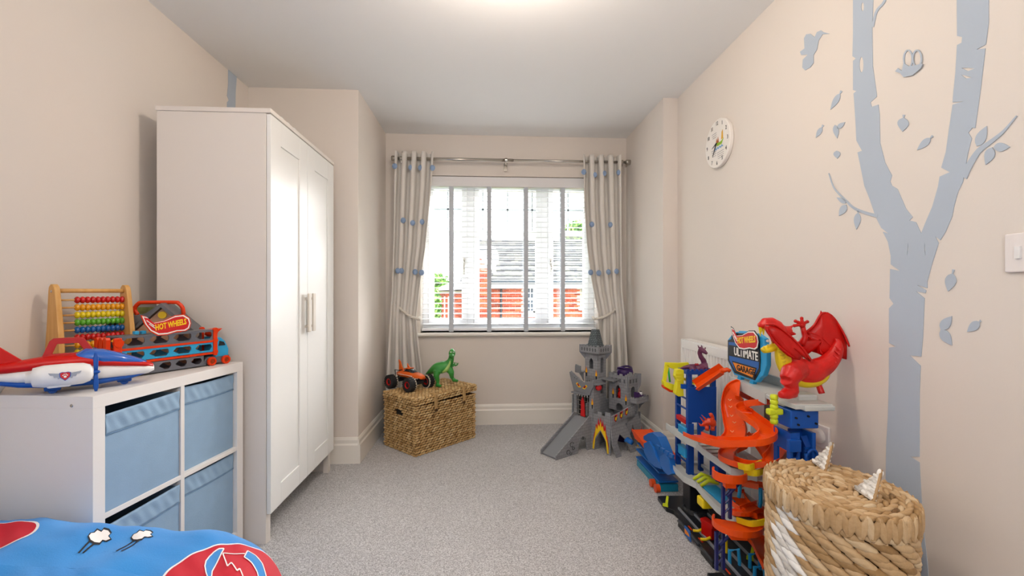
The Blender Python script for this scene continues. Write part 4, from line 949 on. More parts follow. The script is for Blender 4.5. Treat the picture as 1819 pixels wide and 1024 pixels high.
for s in (-1, 1):
    w_ = MB(M); w_.box((-.02, .055 * s, .07), (.09, .05, .018), bev=.006); w_.build('wing', WPL, pl)
    e_ = MB(M); e_.lathe([(0, -.086), (.014, -.086), (.015, -.075), (.026, -.072), (.031, -.05), (.032, .0), (.030, .03), (.024, .045), (.010, .052), (0, .052)], (-.015, .085 * s, .058), 26, 'x'); en = e_.build('engine', WPL, pl, smooth=True)
    r_ = MB(M)
    for x in (.022, .030): r_.lathe([(.0325, -.0008), (.0325, .0008)], (x - .015, .085 * s, .058), 26, 'x')
    e_ = MB(M); e_.box((-.035, .085 * s, .032), (.05, .03, .015), bev=.005); e_.build('engine_duct', WPL, en)
    p_ = MB(M); p_.ball((.042, .085 * s, .058), (.010, .006, .006), 10, 8)
    for k in range(2):
        a = radians(86 + 180 * k); d = Vector((0, cos(a), sin(a))); p_.tube([Vector((.042, .085 * s, .058)) + d * t for t in (0, .018, .042, .057)], [.004, .0055, .0062, .003], 8, flat=.35)
    p_.build('propeller', BLUE, en, smooth=True)
    if s < 0:
        yy = .085 * s - .0325
        def eb(poly, m_, nm, th, dy): MB(M).prism(poly, (-.022, yy - dy, .060), (1, 0, 0), (0, 0, 1), th).build(nm, m_, en)
        SIL = mat('print_silver', 'a3a9b4', .4)
        for q in (-1, 1):
            eb([(q * .008, .006), (q * .034, .010), (q * .030, .003), (q * .024, .002), (q * .022, -.004), (q * .016, -.004), (q * .014, -.009), (q * .008, -.006)], SIL, 'badge_wing', .001, .0)
        shp = [(-.010, .007), (-.005, .009), (0, .008), (.005, .009), (.010, .007), (.0095, -.003), (0, -.013), (-.0095, -.003)]
        eb([(a * 1.2, b * 1.15) for a, b in shp], PRINTB, 'badge_edge', .001, .0006); eb(shp, PRINTR, 'badge_shield', .001, .0012)
        pw = MB(M); C0 = lambda x, z, r: pw.prism([(x + r * cos(2 * pi * k / 10), z + r * sin(2 * pi * k / 10)) for k in range(10)], (-.022, yy - .0018, .060), (1, 0, 0), (0, 0, 1), .001)
        C0(0, -.003, .0032); [C0(x, z, .0015) for x, z in ((-.0045, .001), (-.0018, .0038), (.0018, .0038), (.0045, .001))]; pw.build('badge_paw', PRINTW, en, kind='stuff')
for x, y in ((-.05, -.03), (-.05, .03), (.11, 0)): 
    w_ = MB(M); w_.box((x, y, .016), (.036, .022, .016), bev=.004); w_.lathe([(0, -.006), (.011, -.006), (.011, .006), (0, .006)], (x, y, .011), 14, 'y'); w_.build('landing_wheel', BLUE, pl)

# ================================================================== CAR TRANSPORTER
tc = Vector((-1.19, 1.70, ST_)); tb = Vector((-1.070, 1.935, ST_)); ta = radians(63.5); tl = thing('car_transporter', 'blue, grey and orange toy car transporter lorry on the shelf unit', 'toy lorry', (-1.17, 1.75, ST_), ta)
O_ = Vector((-1.245, 1.585, ST_)); M = Matrix.Translation(O_) @ Matrix.Rotation(ta, 4, 'Z'); LT = .335; Wd = .075      # +x = cab, -y = side facing the room
TG = plastic('lorry_grey', '6b6e76'); TB = plastic('lorry_blue', '35a7d8')
def sidewall(z0, z1, x0, x1, n_, m_, name, y):
    ho = []; st = (x1 - x0) / n_
    for k in range(n_):
        a = x0 + k * st + .006; b = a + st - .018; h_ = z1 - z0; zt_ = z1 - h_ * .18; zb = z0 + h_ * .18
        ho.append([(a + .012, zt_), (b, zt_), (b + .004, zt_ - .006), (b + .004, zb + .01), (b - .004, zb), (a + .020, zb), (a, zt_ - .012)])
    return MB(M).prism([[(x0, z0), (x1, z0), (x1, z1), (x0, z1)]] + ho, (0, y, 0), (1, 0, 0), (0, 0, 1), .004).build(name, m_, tl)
for (z0, z1, m_, nm, n_) in ((.006, .044, TG, 'lower_side', 5), (.056, .094, TB, 'middle_side', 4), (.102, .144, TG, 'upper_side', 4)):
    for y in (0, Wd): sidewall(z0, z1, .02, LT - (.04 if z0 < .01 else .0), n_, m_, nm, y)
for (z, m_) in ((.006, TG), (.050, ORANGE), (.098, ORANGE), (.140, TG)):
    d_ = MB(M); d_.b2((.015, -.003, z - .004), (LT + .002, Wd + .003, z + .004), .001) if z > .01 else d_.b2((.02, 0, z - .002), (LT - .03, Wd, z + .004)); d_.build('deck', m_, tl)
    if z < .01: continue
for z in (.054, .102):
    for y in (-.003, Wd + .003): MB(M).b2((.015, y - .002, z - .008), (LT + .004, y + .002, z + .0), .0008).build('edge_strip', ORANGE, tl)
for y in (-.004, Wd + .004):
    e_ = MB(M); e_.b2((LT - .004, y - .004, .040), (LT + .012, y + .004, .150), .003)
    for z in (.055, .10, .143): e_.lathe([(0, -.005), (.009, -.005), (.009, .005), (0, .005)], (LT + .004, y, z), 16, 'y')
    e_.build('hinge_post', ORANGE, tl)
    e_ = MB(M); e_.b2((-.002, y - .004, .050), (.022, y + .004, .140), .003)
    for z in (.07, .122): e_.lathe([(0, -.006), (.014, -.006), (.014, .006), (0, .006)], (.012, y, z), 18, 'y')
    e_.build('hinge_post', ORANGE, tl)
for k in range(3):
    e_ = MB(M); x = -.012; y0 = .004 + k * .026; e_.prism([[(y0, .045), (y0 + .020, .045), (y0 + .020, .135), (y0 + .016, .142), (y0 + .004, .142), (y0, .135)], [(y0 + .006, .055), (y0 + .014, .055), (y0 + .014, .080), (y0 + .006, .080)]], (x, 0, 0), (0, 1, 0), (0, 0, 1), .012); e_.build('folded_ramp', ORANGE, tl)
for k in range(2): MB(M).box((.075 + k * .022, .02, .152), (.014, .016, .012), bev=.002).build('roof_stud', TB, tl)
cabp = [(LT + .006, .030), (LT + .064, .030), (LT + .066, .060), (LT + .058, .078), (LT + .050, .094), (LT + .034, .110), (LT + .006, .114)]
cb = MB(M).prism(cabp, (0, Wd / 2, 0), (1, 0, 0), (0, 0, 1), Wd - .006).build('cab', TB, tl, bev=.005)
MB(M).prism([(LT + .022, .076), (LT + .050, .076), (LT + .044, .090), (LT + .026, .096)], (0, Wd / 2, 0), (1, 0, 0), (0, 0, 1), Wd - .003).build('cab_window', PRINTK, cb)
MB(M).prism([(LT - .05, .008), (LT + .070, .008), (LT + .068, .034), (LT - .02, .036), (LT - .035, .02)], (0, Wd / 2, 0), (1, 0, 0), (0, 0, 1), Wd - .008).build('chassis', TG, tl, bev=.002)
MB(M).prism([(LT + .004, .122), (LT + .018, .110), (LT + .026, .132), (LT + .044, .146), (LT + .014, .142)], (0, Wd / 2, 0), (1, 0, 0), (0, 0, 1), Wd - .02).build('spoiler', ORANGE, tl, bev=.001)
for x in (LT - .010, LT + .048):
    for y in (-.004, Wd + .004):
        w_ = MB(M); w_.lathe([(.010, -.006), (.016, -.006), (.0175, -.003), (.0175, .003), (.016, .006), (.010, .006), (.010, -.006)], (x, y, .0175), 24, 'y'); wo = w_.build('wheel', ORANGE, tl, smooth=False)
        w_ = MB(M); w_.lathe([(0, -.003), (.010, -.003), (.010, .003), (0, .003)], (x, y, .0175), 12, 'y'); w_.lathe([(0, -.007), (.004, -.007), (.004, .007), (0, .007)], (x, y, .0175), 8, 'y')
        w_.build('hub', plastic('hub_orange', 'a8401a'), wo)
# flame sign on the roof
def logo(parent, O, U, V, s, thick=.004, back=ORANGE):
    """flame-shaped plate with the two words"""
    O, U, V = Vector(O), Vector(U).normalized(), Vector(V).normalized(); N = U.cross(V)
    f_ = [(-.62, .26), (-.50, .22), (-.36, .06), (-.10, .10), (.18, .22), (.40, .24), (.54, .14), (.58, .0), (.54, -.14), (.44, -.20), (.22, -.20), (-.02, -.26), (-.24, -.26), (-.42, -.14), (-.54, .04)]
    pl_ = MB().prism([(a * s * 1.04, b * s * 1.1) for a, b in f_], O, U, V, thick).build('flame_plate', back, parent)
    MB().prism([(a * s, b * s) for a, b in f_], O + N * (thick / 2 + .0003), U, V, .0004).build('flame_white', PRINTW, pl_)
    MB().prism([(a * s * .94, b * s * .86) for a, b in f_], O + N * (thick / 2 + .0007), U, V, .0004).build('flame_red', PRINTR, pl_)
    rot = radians(9); U2 = U * cos(rot) + V * sin(rot); V2 = V * cos(rot) - U * sin(rot)
    text('lettering', 'HOT WHEELS', s * .215, O + U * (s * .07) + V * (-.01 * s) + N * (thick / 2 + .0012), U2, V2, PRINTY, pl_, th=.0003, sx=.60, shear=.15, off=s * .008)
    k = MB()
    for (a, b, c_, d_) in ((-.52, .14, -.34, -.02), (-.46, .04, -.32, -.08)): k.tube([O + U * (a * s) + V * (b * s) + N * (thick / 2 + .0012), O + U * (c_ * s) + V * (d_ * s) + N * (thick / 2 + .0012)], s * .012, 5)
    k.build('flame_streaks', PRINTW, pl_, kind='stuff'); return pl_
up = Matrix.Rotation(ta, 3, 'Z')
lo = M @ Vector((.165, -.002, .176)); logo(tl, lo, up @ Vector((1, 0, 0)), (0, 0, 1), .135)
for x in (.135, .20): MB(M).prism([(x - .012, .144), (x + .012, .144), (x + .008, .165), (x - .008, .165)], (0, .0, 0), (1, 0, 0), (0, 0, 1), .005).build('sign_leg', ORANGE, tl)

# ================================================================== GARAGE CASE with handle
ga = radians(18); go = Vector((-1.375, 1.835, ST_)); gc = thing('toy_garage_case', 'house-shaped grey roofed toy garage case with orange carrying handle behind the lorry', 'toy garage', go, ga)
M = Matrix.Translation(go) @ Matrix.Rotation(ga, 4, 'Z'); TAN = plastic('case_tan', 'c9a184', .5); GRF = plastic('case_grey_roof', '6c6d72', .5)
MB(M).prism([(-.075, 0), (.19, 0), (.19, .14), (.105, .232), (.02, .145), (-.02, .175), (-.075, .145)], (0, .035, 0), (1, 0, 0), (0, 0, 1), .10).build('body', TAN, gc)
for poly in ([(.000, .128), (.105, .236), (.205, .132), (.215, .142), (.105, .252), (-.010, .138)], [(-.085, .142), (-.058, .186), (-.010, .205), (.030, .205), (.060, .215), (.105, .252), (.0, .14), (-.02, .178), (-.058, .178)]):
    MB(M).prism(poly, (0, .03, 0), (1, 0, 0), (0, 0, 1), .135).build('roof', GRF, gc)
MB(M).add if False else None
MB(M).tube(bez([(.01, .03, .205), (.0, .03, .228), (.012, .03, .249), (.03, .03, .254), (.13, .03, .254), (.145, .03, .249), (.158, .03, .232), (.162, .03, .205)], 6), .0075, 10).build('carrying_handle', ORANGE, gc, smooth=True)
MB(M).lathe([(0, -.003), (.014, -.003), (.014, .003), (0, .003)], (.105, -.018, .205), 20, 'y').build('round_badge', PRINTY, gc)
bx_ = thing('picture_card', 'green printed card standing behind the abacus and the garage case', 'card', (-1.40, 1.98, ST_)); MB().prism([(0, 0), (.16, 0), (.16, .232), (0, .232)], (-1.475, 1.975, ST_), (1, .12, 0), (0, 0, 1), .012).build('card', mat('green_print_card', '8f9a4c', .6, c2='5f5a34', vscale=22), bx_)
# white bowl at the left edge
wbp = thing('white_bowl', 'white rounded dish at the left edge of the photo, on the shelf unit', 'dish', (-1.455, 1.40, ST_)); MB().lathe([(0, 0), (.030, 0), (.034, .008), (.048, .030), (.054, .052), (.051, .052), (.045, .030), (.030, .012), (0, .010)], (-1.44, 1.385, ST_), 28).build('bowl', mat('white_china', 'ece8e4', .25), wbp, smooth=True)

# ================================================================== MONSTER TRUCK
hv = Vector((.77, -.636, 0)).normalized(); lv = Vector((.636, .77, 0)).normalized()      # forward, left
FRw = Vector((-.5325, 3.21, 0)); LZt = .394; ctr = FRw - hv * .11 + lv * .092 + Vector((0, 0, LZt)); mt = thing('monster_truck', 'orange toy monster truck with shark fins and big black tyres on the wicker chest', 'toy truck', ctr, atan2(hv.y, hv.x))
M = Matrix.Translation(ctr) @ Matrix.Rotation(atan2(hv.y, hv.x), 4, 'Z')     # +x forward, +y left
TYRE = mat('tyre_black', '1b1c1f', .7, bump=.5, bscale=90); OR2 = plastic('truck_orange', 'e2641a')
for x in (-.10, .10):
    for s in (-1, 1):
        y = .088 * s; w_ = MB(M); r_ = .049
        w_.lathe([(.026, -.024), (.040, -.026), (.047, -.022), (r_, -.012), (r_, .012), (.047, .022), (.040, .026), (.026, .024), (.026, -.024)], (x, y, r_), 36, 'y')
        for k in range(18):
            a = 2 * pi * k / 18; w_.box((x + (r_) * cos(a), y, r_ + r_ * sin(a)), (.008, .044, .004), M=Matrix.Rotation(-a + pi / 2, 3, 'Y'))
        wo = w_.build('wheel', TYRE, mt)
        MB(M).lathe([(.0470, -.012), (.0505, -.010), (.0505, .006), (.047, .008)], (x, y, r_), 36, 'y').build('tread_stripe', mat('cream_stripe', 'cfc6b4', .7), wo) if False else None
        MB(M).lathe([(.041, .0265), (.047, .0225), (.0478, .018), (.041, .024)], (x, y, r_), 30, 'y') if False else None
        rm = MB(M); rm.lathe([(.026, -.020), (.022, -.024), (.018, -.020), (.018, .020), (.022, .024), (.026, .020)], (x, y, r_), 24, 'y'); rm.build('rim', RED, wo)
        rm = MB(M); rm.lathe([(0, -.018), (.020, -.016), (.020, .016), (0, .018)], (x, y, r_), 20, 'y'); rm.lathe([(0, -.022), (.006, -.022), (.006, .022), (0, .022)], (x, y, r_), 8, 'y'); rm.build('hub', BLACK, wo)
        rm = MB(M); ys = y + (.022 if s < 0 else -.022)
        rm.lathe([(.044, -.004), (.0498, -.004), (.0498, .004), (.044, .004)], (x, ys, r_), 36, 'y'); rm.build('pale_sidewall', mat('cream_stripe', 'cfc6b4', .7), wo)
ch = MB(M); ch.box((0, 0, .062), (.17, .05, .022), bev=.004)
for x in (-.10, .10): ch.cyl((x, -.085, .049), (x, .085, .049), .007, 10); ch.box((x, 0, .055), (.04, .06, .03), bev=.006)
for x in (-.1, .1):
    for s in (-1, 1): ch.cyl((x, .05 * s, .05), (x * .7, .03 * s, .095), .006, 8)
ch.build('chassis', BLACK, mt)
loft(MB(M), [(-.115, 0, .085, .112, .028), (-.08, 0, .078, .122, .041), (-.02, 0, .076, .128, .043), (.04, 0, .074, .124, .045), (.09, 0, .074, .117, .045), (.125, 0, .076, .108, .036), (.148, 0, .080, .098, .022)]).build('body', OR2, mt, smooth=True)
loft(MB(M), [(-.03, 0, .115, .128, .032), (-.01, 0, .115, .145, .030), (.025, 0, .115, .145, .028), (.065, 0, .105, .121, .026)]).build('windscreen', mat('dark_glass', '20242c', .08), mt, smooth=True)
loft(MB(M), [(-.03, 0, .135, .145, .026), (-.01, 0, .141, .150, .028), (.022, 0, .141, .150, .026)]).build('roof', OR2, mt, smooth=True)
MB(M).prism([(-.02, .145), (.02, .145), (-.006, .162), (-.022, .180)], (0, 0, 0), (1, 0, 0), (0, 0, 1), .007).build('roof_fin', OR2, mt, bev=.001)
MB(M).prism([(-.115, .104), (-.055, .120), (-.082, .150), (-.100, .188), (-.118, .198), (-.112, .160)], (0, 0, 0), (1, 0, 0), (0, 0, 1), .009).build('tail_fin', OR2, mt, bev=.001)
MB(M).tube([(-.12, -.03, .07), (-.125, -.03, .125), (-.08, -.03, .125), (-.08, .03, .125), (-.125, .03, .125), (-.12, .03, .07)], .0035, 6).build('roll_bar', BLACK, mt)
mo = MB(M)
for s in (-1, 1):
    for k in range(8): x = .045 + k * .012; mo.prism([(x, .089), (x + .010, .088), (x + .005, .080)], (0, s * (.0465 - max(0, k - 4) * .005), 0), (1, 0, 0), (0, 0, 1), .002)
mo.build('teeth', PRINTW, mt, kind='stuff')
mo = MB(M); mo.box((.10, 0, .083), (.08, .074, .012), bev=.004); mo.build('mouth', BLACK, mt)
st_ = MB(M)
for s in (-1, 1): st_.tube([(-.09, s * .041, .103), (-.04, s * .0445, .102), (.02, s * .0455, .102), (.08, s * .0455, .100)], [.001, .005, .003, .005], 6, flat=.3)
st_.build('side_stripe', PRINTW, mt)
for s in (-1, 1): MB(M).ball((.108, s * .036, .098), (.006, .003, .003), 8, 6).build('eye', PRINTY, mt)

# ================================================================== GREEN TOY DINOSAUR
GRN = mat('toy_green', '3f9b3e', .35, bump=.25, bscale=90, c2='2f8636', vscale=14); PGR = mat('pale_belly', '9fc06a', .4)
DYo = 3.40; S_ = 3.38 / 800
dz = PY(788, 683, DYo); di = thing('toy_dinosaur', 'green plastic toy dinosaur standing on the wicker chest', 'toy dinosaur', (dz.x, DYo, LZt))
def D(px, py, dy=0): return PY(px, py, DYo + dy)
b_ = MB()
b_.tube(bez([D(758, 668, .06), D(766, 662, .04), D(774, 656, .01), D(784, 652, 0), D(794, 648, 0), D(800, 641, 0), D(802, 633, 0), D(802, 626, 0)], 5), [.006 + 0 * i for i in range(36)][:36], 12) if False else None
cpt = bez([D(750, 680, .09), D(757, 668, .06), D(766, 660, .03), D(776, 655, .0), D(786, 653, 0), D(795, 649, 0), D(800, 642, -.005), D(802, 634, -.005), D(803, 626, -.005)], 5)
rr = bez([(.004, 0, 0), (.012, 0, 0), (.024, 0, 0), (.041, 0, 0), (.045, 0, 0), (.039, 0, 0), (.026, 0, 0), (.020, 0, 0), (.021, 0, 0)], 5); b_.tube(cpt, [max(.003, q.x) for q in rr], 14)
b_.ball(D(803, 628, -.01), (.026, .030, .031)); b_.ball(D(802, 633, -.038), (.021, .028, .016)); b_.ball(D(803, 622, 0), (.014, .014, .012))
for (hx, hy_, kx, ky, ax, ay, fx_, fy_, dy) in ((777, 660, 775, 668, 778, 678, 777, 686, -.035), (797, 655, 802, 663, 803, 672, 807, 677, -.005)):
    b_.tube([D(hx, hy_, dy), D(kx, ky, dy - .01), D(ax, ay, dy)], [.032, .022, .014], 12); b_.ball(D(kx, ky, dy - .01), .018); b_.tube([D(ax, ay, dy), D(fx_, fy_ - 2, dy)], [.012, .013], 10); b_.tube([D(fx_ - 2, fy_ - 1, dy + .01), D(fx_ + 6, fy_, dy - .03)], [.013, .010], 10)
b_.build('body', GRN, di, remesh=.0045, smoothit=3)
for (p, q, r_) in (((797, 649), (805, 651), (808, 647)), ((801, 646), (809, 650), (813, 648))):
    a = MB(); a.tube([D(*p, -.015), D(*q, -.03), D(*r_, -.035)], [.008, .006, .005], 8); a.tube([D(*r_, -.035), D(r_[0] + 1, r_[1] - 3, -.035)], .003, 6); a.tube([D(*r_, -.035), D(r_[0] - 2, r_[1] - 3, -.035)], .003, 6); a.build('arm', GRN, di, smooth=True)
MB().tube(bez([D(786, 662, -.03), D(793, 657, -.034), D(798, 648, -.028), D(800, 640, -.022)], 4), [.008, .01, .012, .014, .015, .015, .014, .012, .010, .009, .008, .007, .005], 10).build('pale_belly', PGR, di, smooth=True)
for s in (-1, 1):
    e = D(803 + 2.4 * s, 626.0, -.040); MB().ball(e, (.005, .004, .006), 10, 8).build('eye', PRINTW, di, smooth=True); MB().ball(e + Vector((0, -.003, -.001)), (.0022, .002, .0028), 8, 6).build('pupil', PRINTK, di, smooth=True)
    MB().tube([e + Vector((-.005, -.001, .006)), e + Vector((.005, -.001, .007 + .002 * s))], .002, 6).build('brow', GRN, di)

# ================================================================== TOY CASTLE
STN = brickmat('castle_stone', '8c8d91', '97989c', '717277', w=.040, h=.020, mortar=.0009, rough=.6); PLG = mat('castle_grey', '7f8186', .6); PLD = mat('castle_dark', '57595e', .6)
ROOFM = brickmat('castle_shingle', '5c666a', '6d777a', '2c3338', w=.022, h=.013, mortar=.002, rough=.6)
ko = Vector((.74, 3.116, 0)); ka = radians(35); ks = thing('toy_castle', 'tall grey wooden toy castle with slide, monster-face gate and flame prints in the alcove corner', 'toy castle', ko, ka)
KM = Matrix.Translation(ko) @ Matrix.Rotation(ka, 4, 'Z')    # local x: right and away, y: left and away
def fx(x, y0, poly, name, m_, th=.008, parent=None):        # panel facing -x (towards lower left): poly in (y, z)
    lp = poly if isinstance(poly[0][0], (tuple, list)) else [poly]
    return MB(KM).prism([[(a, b) for a, b in l] for l in lp], (x, y0, 0), (0, 1, 0), (0, 0, 1), th).build(name, m_, parent or ks)
def fy(y, x0, poly, name, m_, th=.008, parent=None):        # panel facing -y: poly in (x, z)
    lp = poly if isinstance(poly[0][0], (tuple, list)) else [poly]
    return MB(KM).prism([[(a, b) for a, b in l] for l in lp], (x0, y, 0), (1, 0, 0), (0, 0, 1), th).build(name, m_, parent or ks)
def arch(cx_, w_, z0, z1, pointed=False, n_=8):
    r = w_ / 2; zz = z1 - r * (1.5 if pointed else 1)
    if pointed: return [(cx_ - r, z0), (cx_ + r, z0), (cx_ + r, zz), (cx_ + r * .7, zz + r * .8), (cx_, z1), (cx_ - r * .7, zz + r * .8), (cx_ - r, zz)]
    return [(cx_ - r, z0), (cx_ + r, z0)] + [(cx_ + r * cos(pi * k / n_), zz + r * sin(pi * k / n_)) for k in range(n_ + 1)]
def crenel(x0, x1, z0, z1, n_, dip=.014):
    pts = [(x0, z0), (x1, z0), (x1, z1)]; w_ = (x1 - x0) / (2 * n_ - 1)
    for k in range(2 * n_ - 2, -1, -1):
        zz = z1 if k % 2 == 0 else z1 - dip; pts += [(x0 + (k + 1) * w_, zz), (x0 + k * w_, zz)]
    out = []; [out.append(p) for p in pts if not out or p != out[-1]]; return out
GD = .145
# slide
sb_ = MB(KM); sb_.add([(-.34, .008, .012), (-.34, GD - .008, .012), (-.02, .008, .215), (-.02, GD - .008, .215), (-.34, .008, .002), (-.34, GD - .008, .002), (-.02, .008, .203), (-.02, GD - .008, .203)], [(0, 2, 3, 1), (4, 5, 7, 6), (0, 1, 5, 4), (2, 6, 7, 3), (0, 4, 6, 2), (1, 3, 7, 5)]); sb_.build('slide', PLG, ks)
sp_ = [(-.345, 0), (-.14, 0), (-.14, .03), (-.12, .09), (-.09, .11), (-.06, .09), (-.045, 0), (.0, 0), (.0, .225), (-.03, .235), (-.05, .215), (-.345, .03)]
for y in (0, GD): fy(y, 0, sp_, 'slide_side', STN)
# gate house
fx(0, 0, [[(-.02, .2), (GD + .02, .2), (GD + .02, .47), (GD + .055, .50), (GD + .05, .52), (GD * .5, .455), (-.03, .47), (-.03, .44), (-.02, .40)], [(.02, .21), (GD - .01, .21), (GD - .005, .375), (.015, .375)]], 'gate_wall', STN, .01)
fx(-.012, 0, [(.0, .375), (GD + .01, .39), (GD + .05, .50), (GD + .052, .515), (GD * .55, .455), (-.03, .475), (-.035, .445), (-.01, .41)], 'monster_face', PLG, .010)
gm = MB(KM)
for k in range(4): y = .03 + k * .028; gm.tube([(-.006, y, .21), (-.006, y, .372)], .0018, 6)
for k in range(5): z = .225 + k * .033; gm.tube([(-.006, .015, z), (-.006, GD - .005, z)], .0018, 6)
gm.build('portcullis', CHROME, ks); fx(.03, 0, [(.01, .2), (GD, .2), (GD, .38), (.01, .38)], 'gateway_back', DARK, .004)
fx(-.012, 0, [(.048, .215), (.092, .215), (.086, .27), (.088, .32), (.070, .355), (.056, .32), (.052, .27)], 'tongue', PRINTR, .003)
for c_ in (.105, .045):
    s = 1 if c_ > .08 else -1; z = .435 if s > 0 else .43
    fx(-.0185, 0, [(c_ - .024, z - .004 - .010 * s), (c_, z - .018), (c_ + .024, z + .010 * s - .004), (c_ + .012 * s, z + .016)], 'eye', PRINTY, .002); fx(-.0195, 0, [(c_ - .016, z - .003 - .006 * s), (c_, z - .011), (c_ + .016, z - .001 + .006 * s), (c_ + .005 * s, z + .010)], 'iris', PRINTR, .002); fx(-.0205, 0, [(c_ - .003, z - .009), (c_ + .003, z - .009), (c_ + .002, z + .008), (c_ - .002, z + .008)], 'pupil', PRINTK, .002)
for k in range(8):
    y = .0 + k * .02; z = .468 + abs(y - .07) * .28; fx(-.018, 0, [(y, z - .012), (y + .006, z - .012), (y + .006, z - .002), (y, z - .002)], 'brow_slot', PLD, .001) if k in (0, 1, 6, 7) else None
fx(-.03, 0, [(.01, .377), (.0, .382), (GD, .384), (GD, .377)], 'canopy_shelf', PLG, .045)
tt = MB(KM)
for k in range(5): y = .025 + k * .024; tt.prism([(y, .374), (y + .014, .374), (y + .007, .352)], (-.008, 0, 0), (0, 1, 0), (0, 0, 1), .002)
tt.build('gate_teeth', PRINTW, ks, kind='stuff')
# pillar right of the gate with round horn
fy(-.022, 0, [(0, .0), (.055, 0), (.06, .2), (.06, .44), (.075, .47), (.075, .485), (-.012, .485), (-.012, .46), (0, .44)], 'corner_pier', STN); fx(.0, 0, [(-.026, .2), (.0, .2), (.0, .44), (-.026, .44)], 'corner_pier_side', STN)
MB(KM).lathe([(0, -.022), (.016, -.020), (.021, -.008), (.021, .004), (.015, .012), (0, .014)], (.02, -.045, .435), 18, 'y').build('red_knob', PRINTR, ks, smooth=True)
fy(-.045, 0, [(-.012, .455), (.08, .458), (.08, .464), (-.012, .462)], 'pier_ledge', PLG, .05)
# flame wall
FW = .17
fx(0, 0, [crenel(-FW, 0, .0, .275, 3, .016)[::-1], arch(-.085, .085, .001, .150)[::-1]] if False else [[(-FW, 0), (-.14, 0), (-.135, .08), (-.085, .145), (-.04, .08), (-.03, 0), (0, 0), (0, .27), (-.03, .27), (-.03, .255), (-.06, .255), (-.06, .275), (-.095, .275), (-.095, .255), (-.125, .255), (-.125, .285), (-FW, .285)]], 'flame_wall', STN)
def flames(face, pos, y0, y1, base, top, seed, dx):
    rr = random.Random(seed); n_ = 7
    for (m_, sc_, nm, o_) in ((PRINTR, 1, 'flame_print_red', 0), (PRINTY, .62, 'flame_print_yellow', .0012)):
        out = []
        for k in range(n_ * 2 + 1):
            u = k / (n_ * 2); y = y0 + (y1 - y0) * u; env = sin(pi * u) ** .8
            lo_ = base(u); out.append((y, lo_ + ((top - lo_) * (.35 + .65 * env) * (rr.uniform(.75, 1) if k % 2 else .45)) * sc_))
        low = [(y0 + (y1 - y0) * u, base(u)) for u in [1 - q / 12 for q in range(13)]]
        face(pos - o_ - .0055, 0, out + low, nm, m_, .0012)
flames(fx, 0, -FW + .012, -.018, lambda u: (.01 if u < .12 or u > .88 else .02 + .135 * (1 - abs(2 * u - 1)) ** .6), .25, 3, -1)
# front wall with banners and splayed legs
YF = -FW
fy(YF, 0, [(0, .155), (.26, .215), (.26, .30), (.24, .30), (.24, .29), (.0, .265)], 'banner_wall_base', STN)
fy(YF - .006, 0, [(.0, .205), (.21, .245), (.21, .305), (0, .262)], 'banner_wall', STN)
for k in range(3):
    x = .04 + k * .058; zc = .238 + x * .2
    sh_ = fy(YF - .0115, 0, [(x - .014, zc + .022), (x + .014, zc + .027), (x + .014, zc - .008), (x, zc - .024), (x - .014, zc - .012)], 'banner_shield', PRINTR, .0015)
    fy(YF - .0128, 0, [(x - .013, zc + .020), (x, zc + .023), (x, zc), (x - .013, zc - .002)], 'shield_quarter', PRINTK, .0012, sh_); fy(YF - .0128, 0, [(x, zc), (x + .013, zc + .004), (x + .012, zc - .010), (x, zc - .022)], 'shield_quarter', PRINTK, .0012, sh_)
    fy(YF - .0140, 0, [(x - .010, zc - .004), (x - .006, zc + .012), (x + .002, zc + .006), (x + .010, zc + .016), (x + .006, zc - .006), (x + .002, zc - .014), (x - .004, zc - .012)], 'shield_beast', PRINTY, .0010, sh_)
MB(KM).add if False else None
def splay(x0, x1, top, foot, name):
    """panel from the wall top leaning out to the floor, with arch cut"""
    m_ = MB(KM); O = Vector((0, YF + .0, top)); V = Vector((0, -foot, -top)); L_ = V.length; V.normalize()
    a, b = x0, x1; poly = [(a, 0), (b, .0), (b + .05, -L_ * .62), (b + .075, -L_), (b + .015, -L_), (b - .02, -L_ * .55), ((a + b) / 2, -L_ * .33), (a + .03, -L_ * .55), (a + .05, -L_), (a - .0, -L_), (a - .02, -L_ * .6)]
    m_.prism(poly, O, (1, 0, 0), -V, .008); m_.build(name, STN, ks)
splay(.0, .14, .205, .05, 'buttress')
fy(YF + .0, 0, [(.17, .23), (.30, .23), (.345, .14), (.40, .0), (.30, .0), (.27, .10), (.235, .17), (.20, .10), (.175, .0), (.165, .0)], 'right_buttress', STN)
flames(fy, YF - .0, .285, .385, lambda u: .004 + .02 * u, .15, 8, -1)
fx(.33, 0, [(YF, .24), (YF + .1, .24), (YF + .16, .0), (YF + .05, 0), (YF + .03, .1), (YF, .1)], 'side_buttress', STN)
MB(KM).box((.13, -.06, .203), (.26, .2, .008)).build('courtyard_floor', PLG, ks); fy(.05, 0, [(.0, .0), (.30, .0), (.30, .31), (.0, .31)], 'courtyard_back_wall', STN); fx(.30, 0, [(YF, .0), (.05, .0), (.05, .31), (YF, .31)], 'courtyard_side_wall', STN)
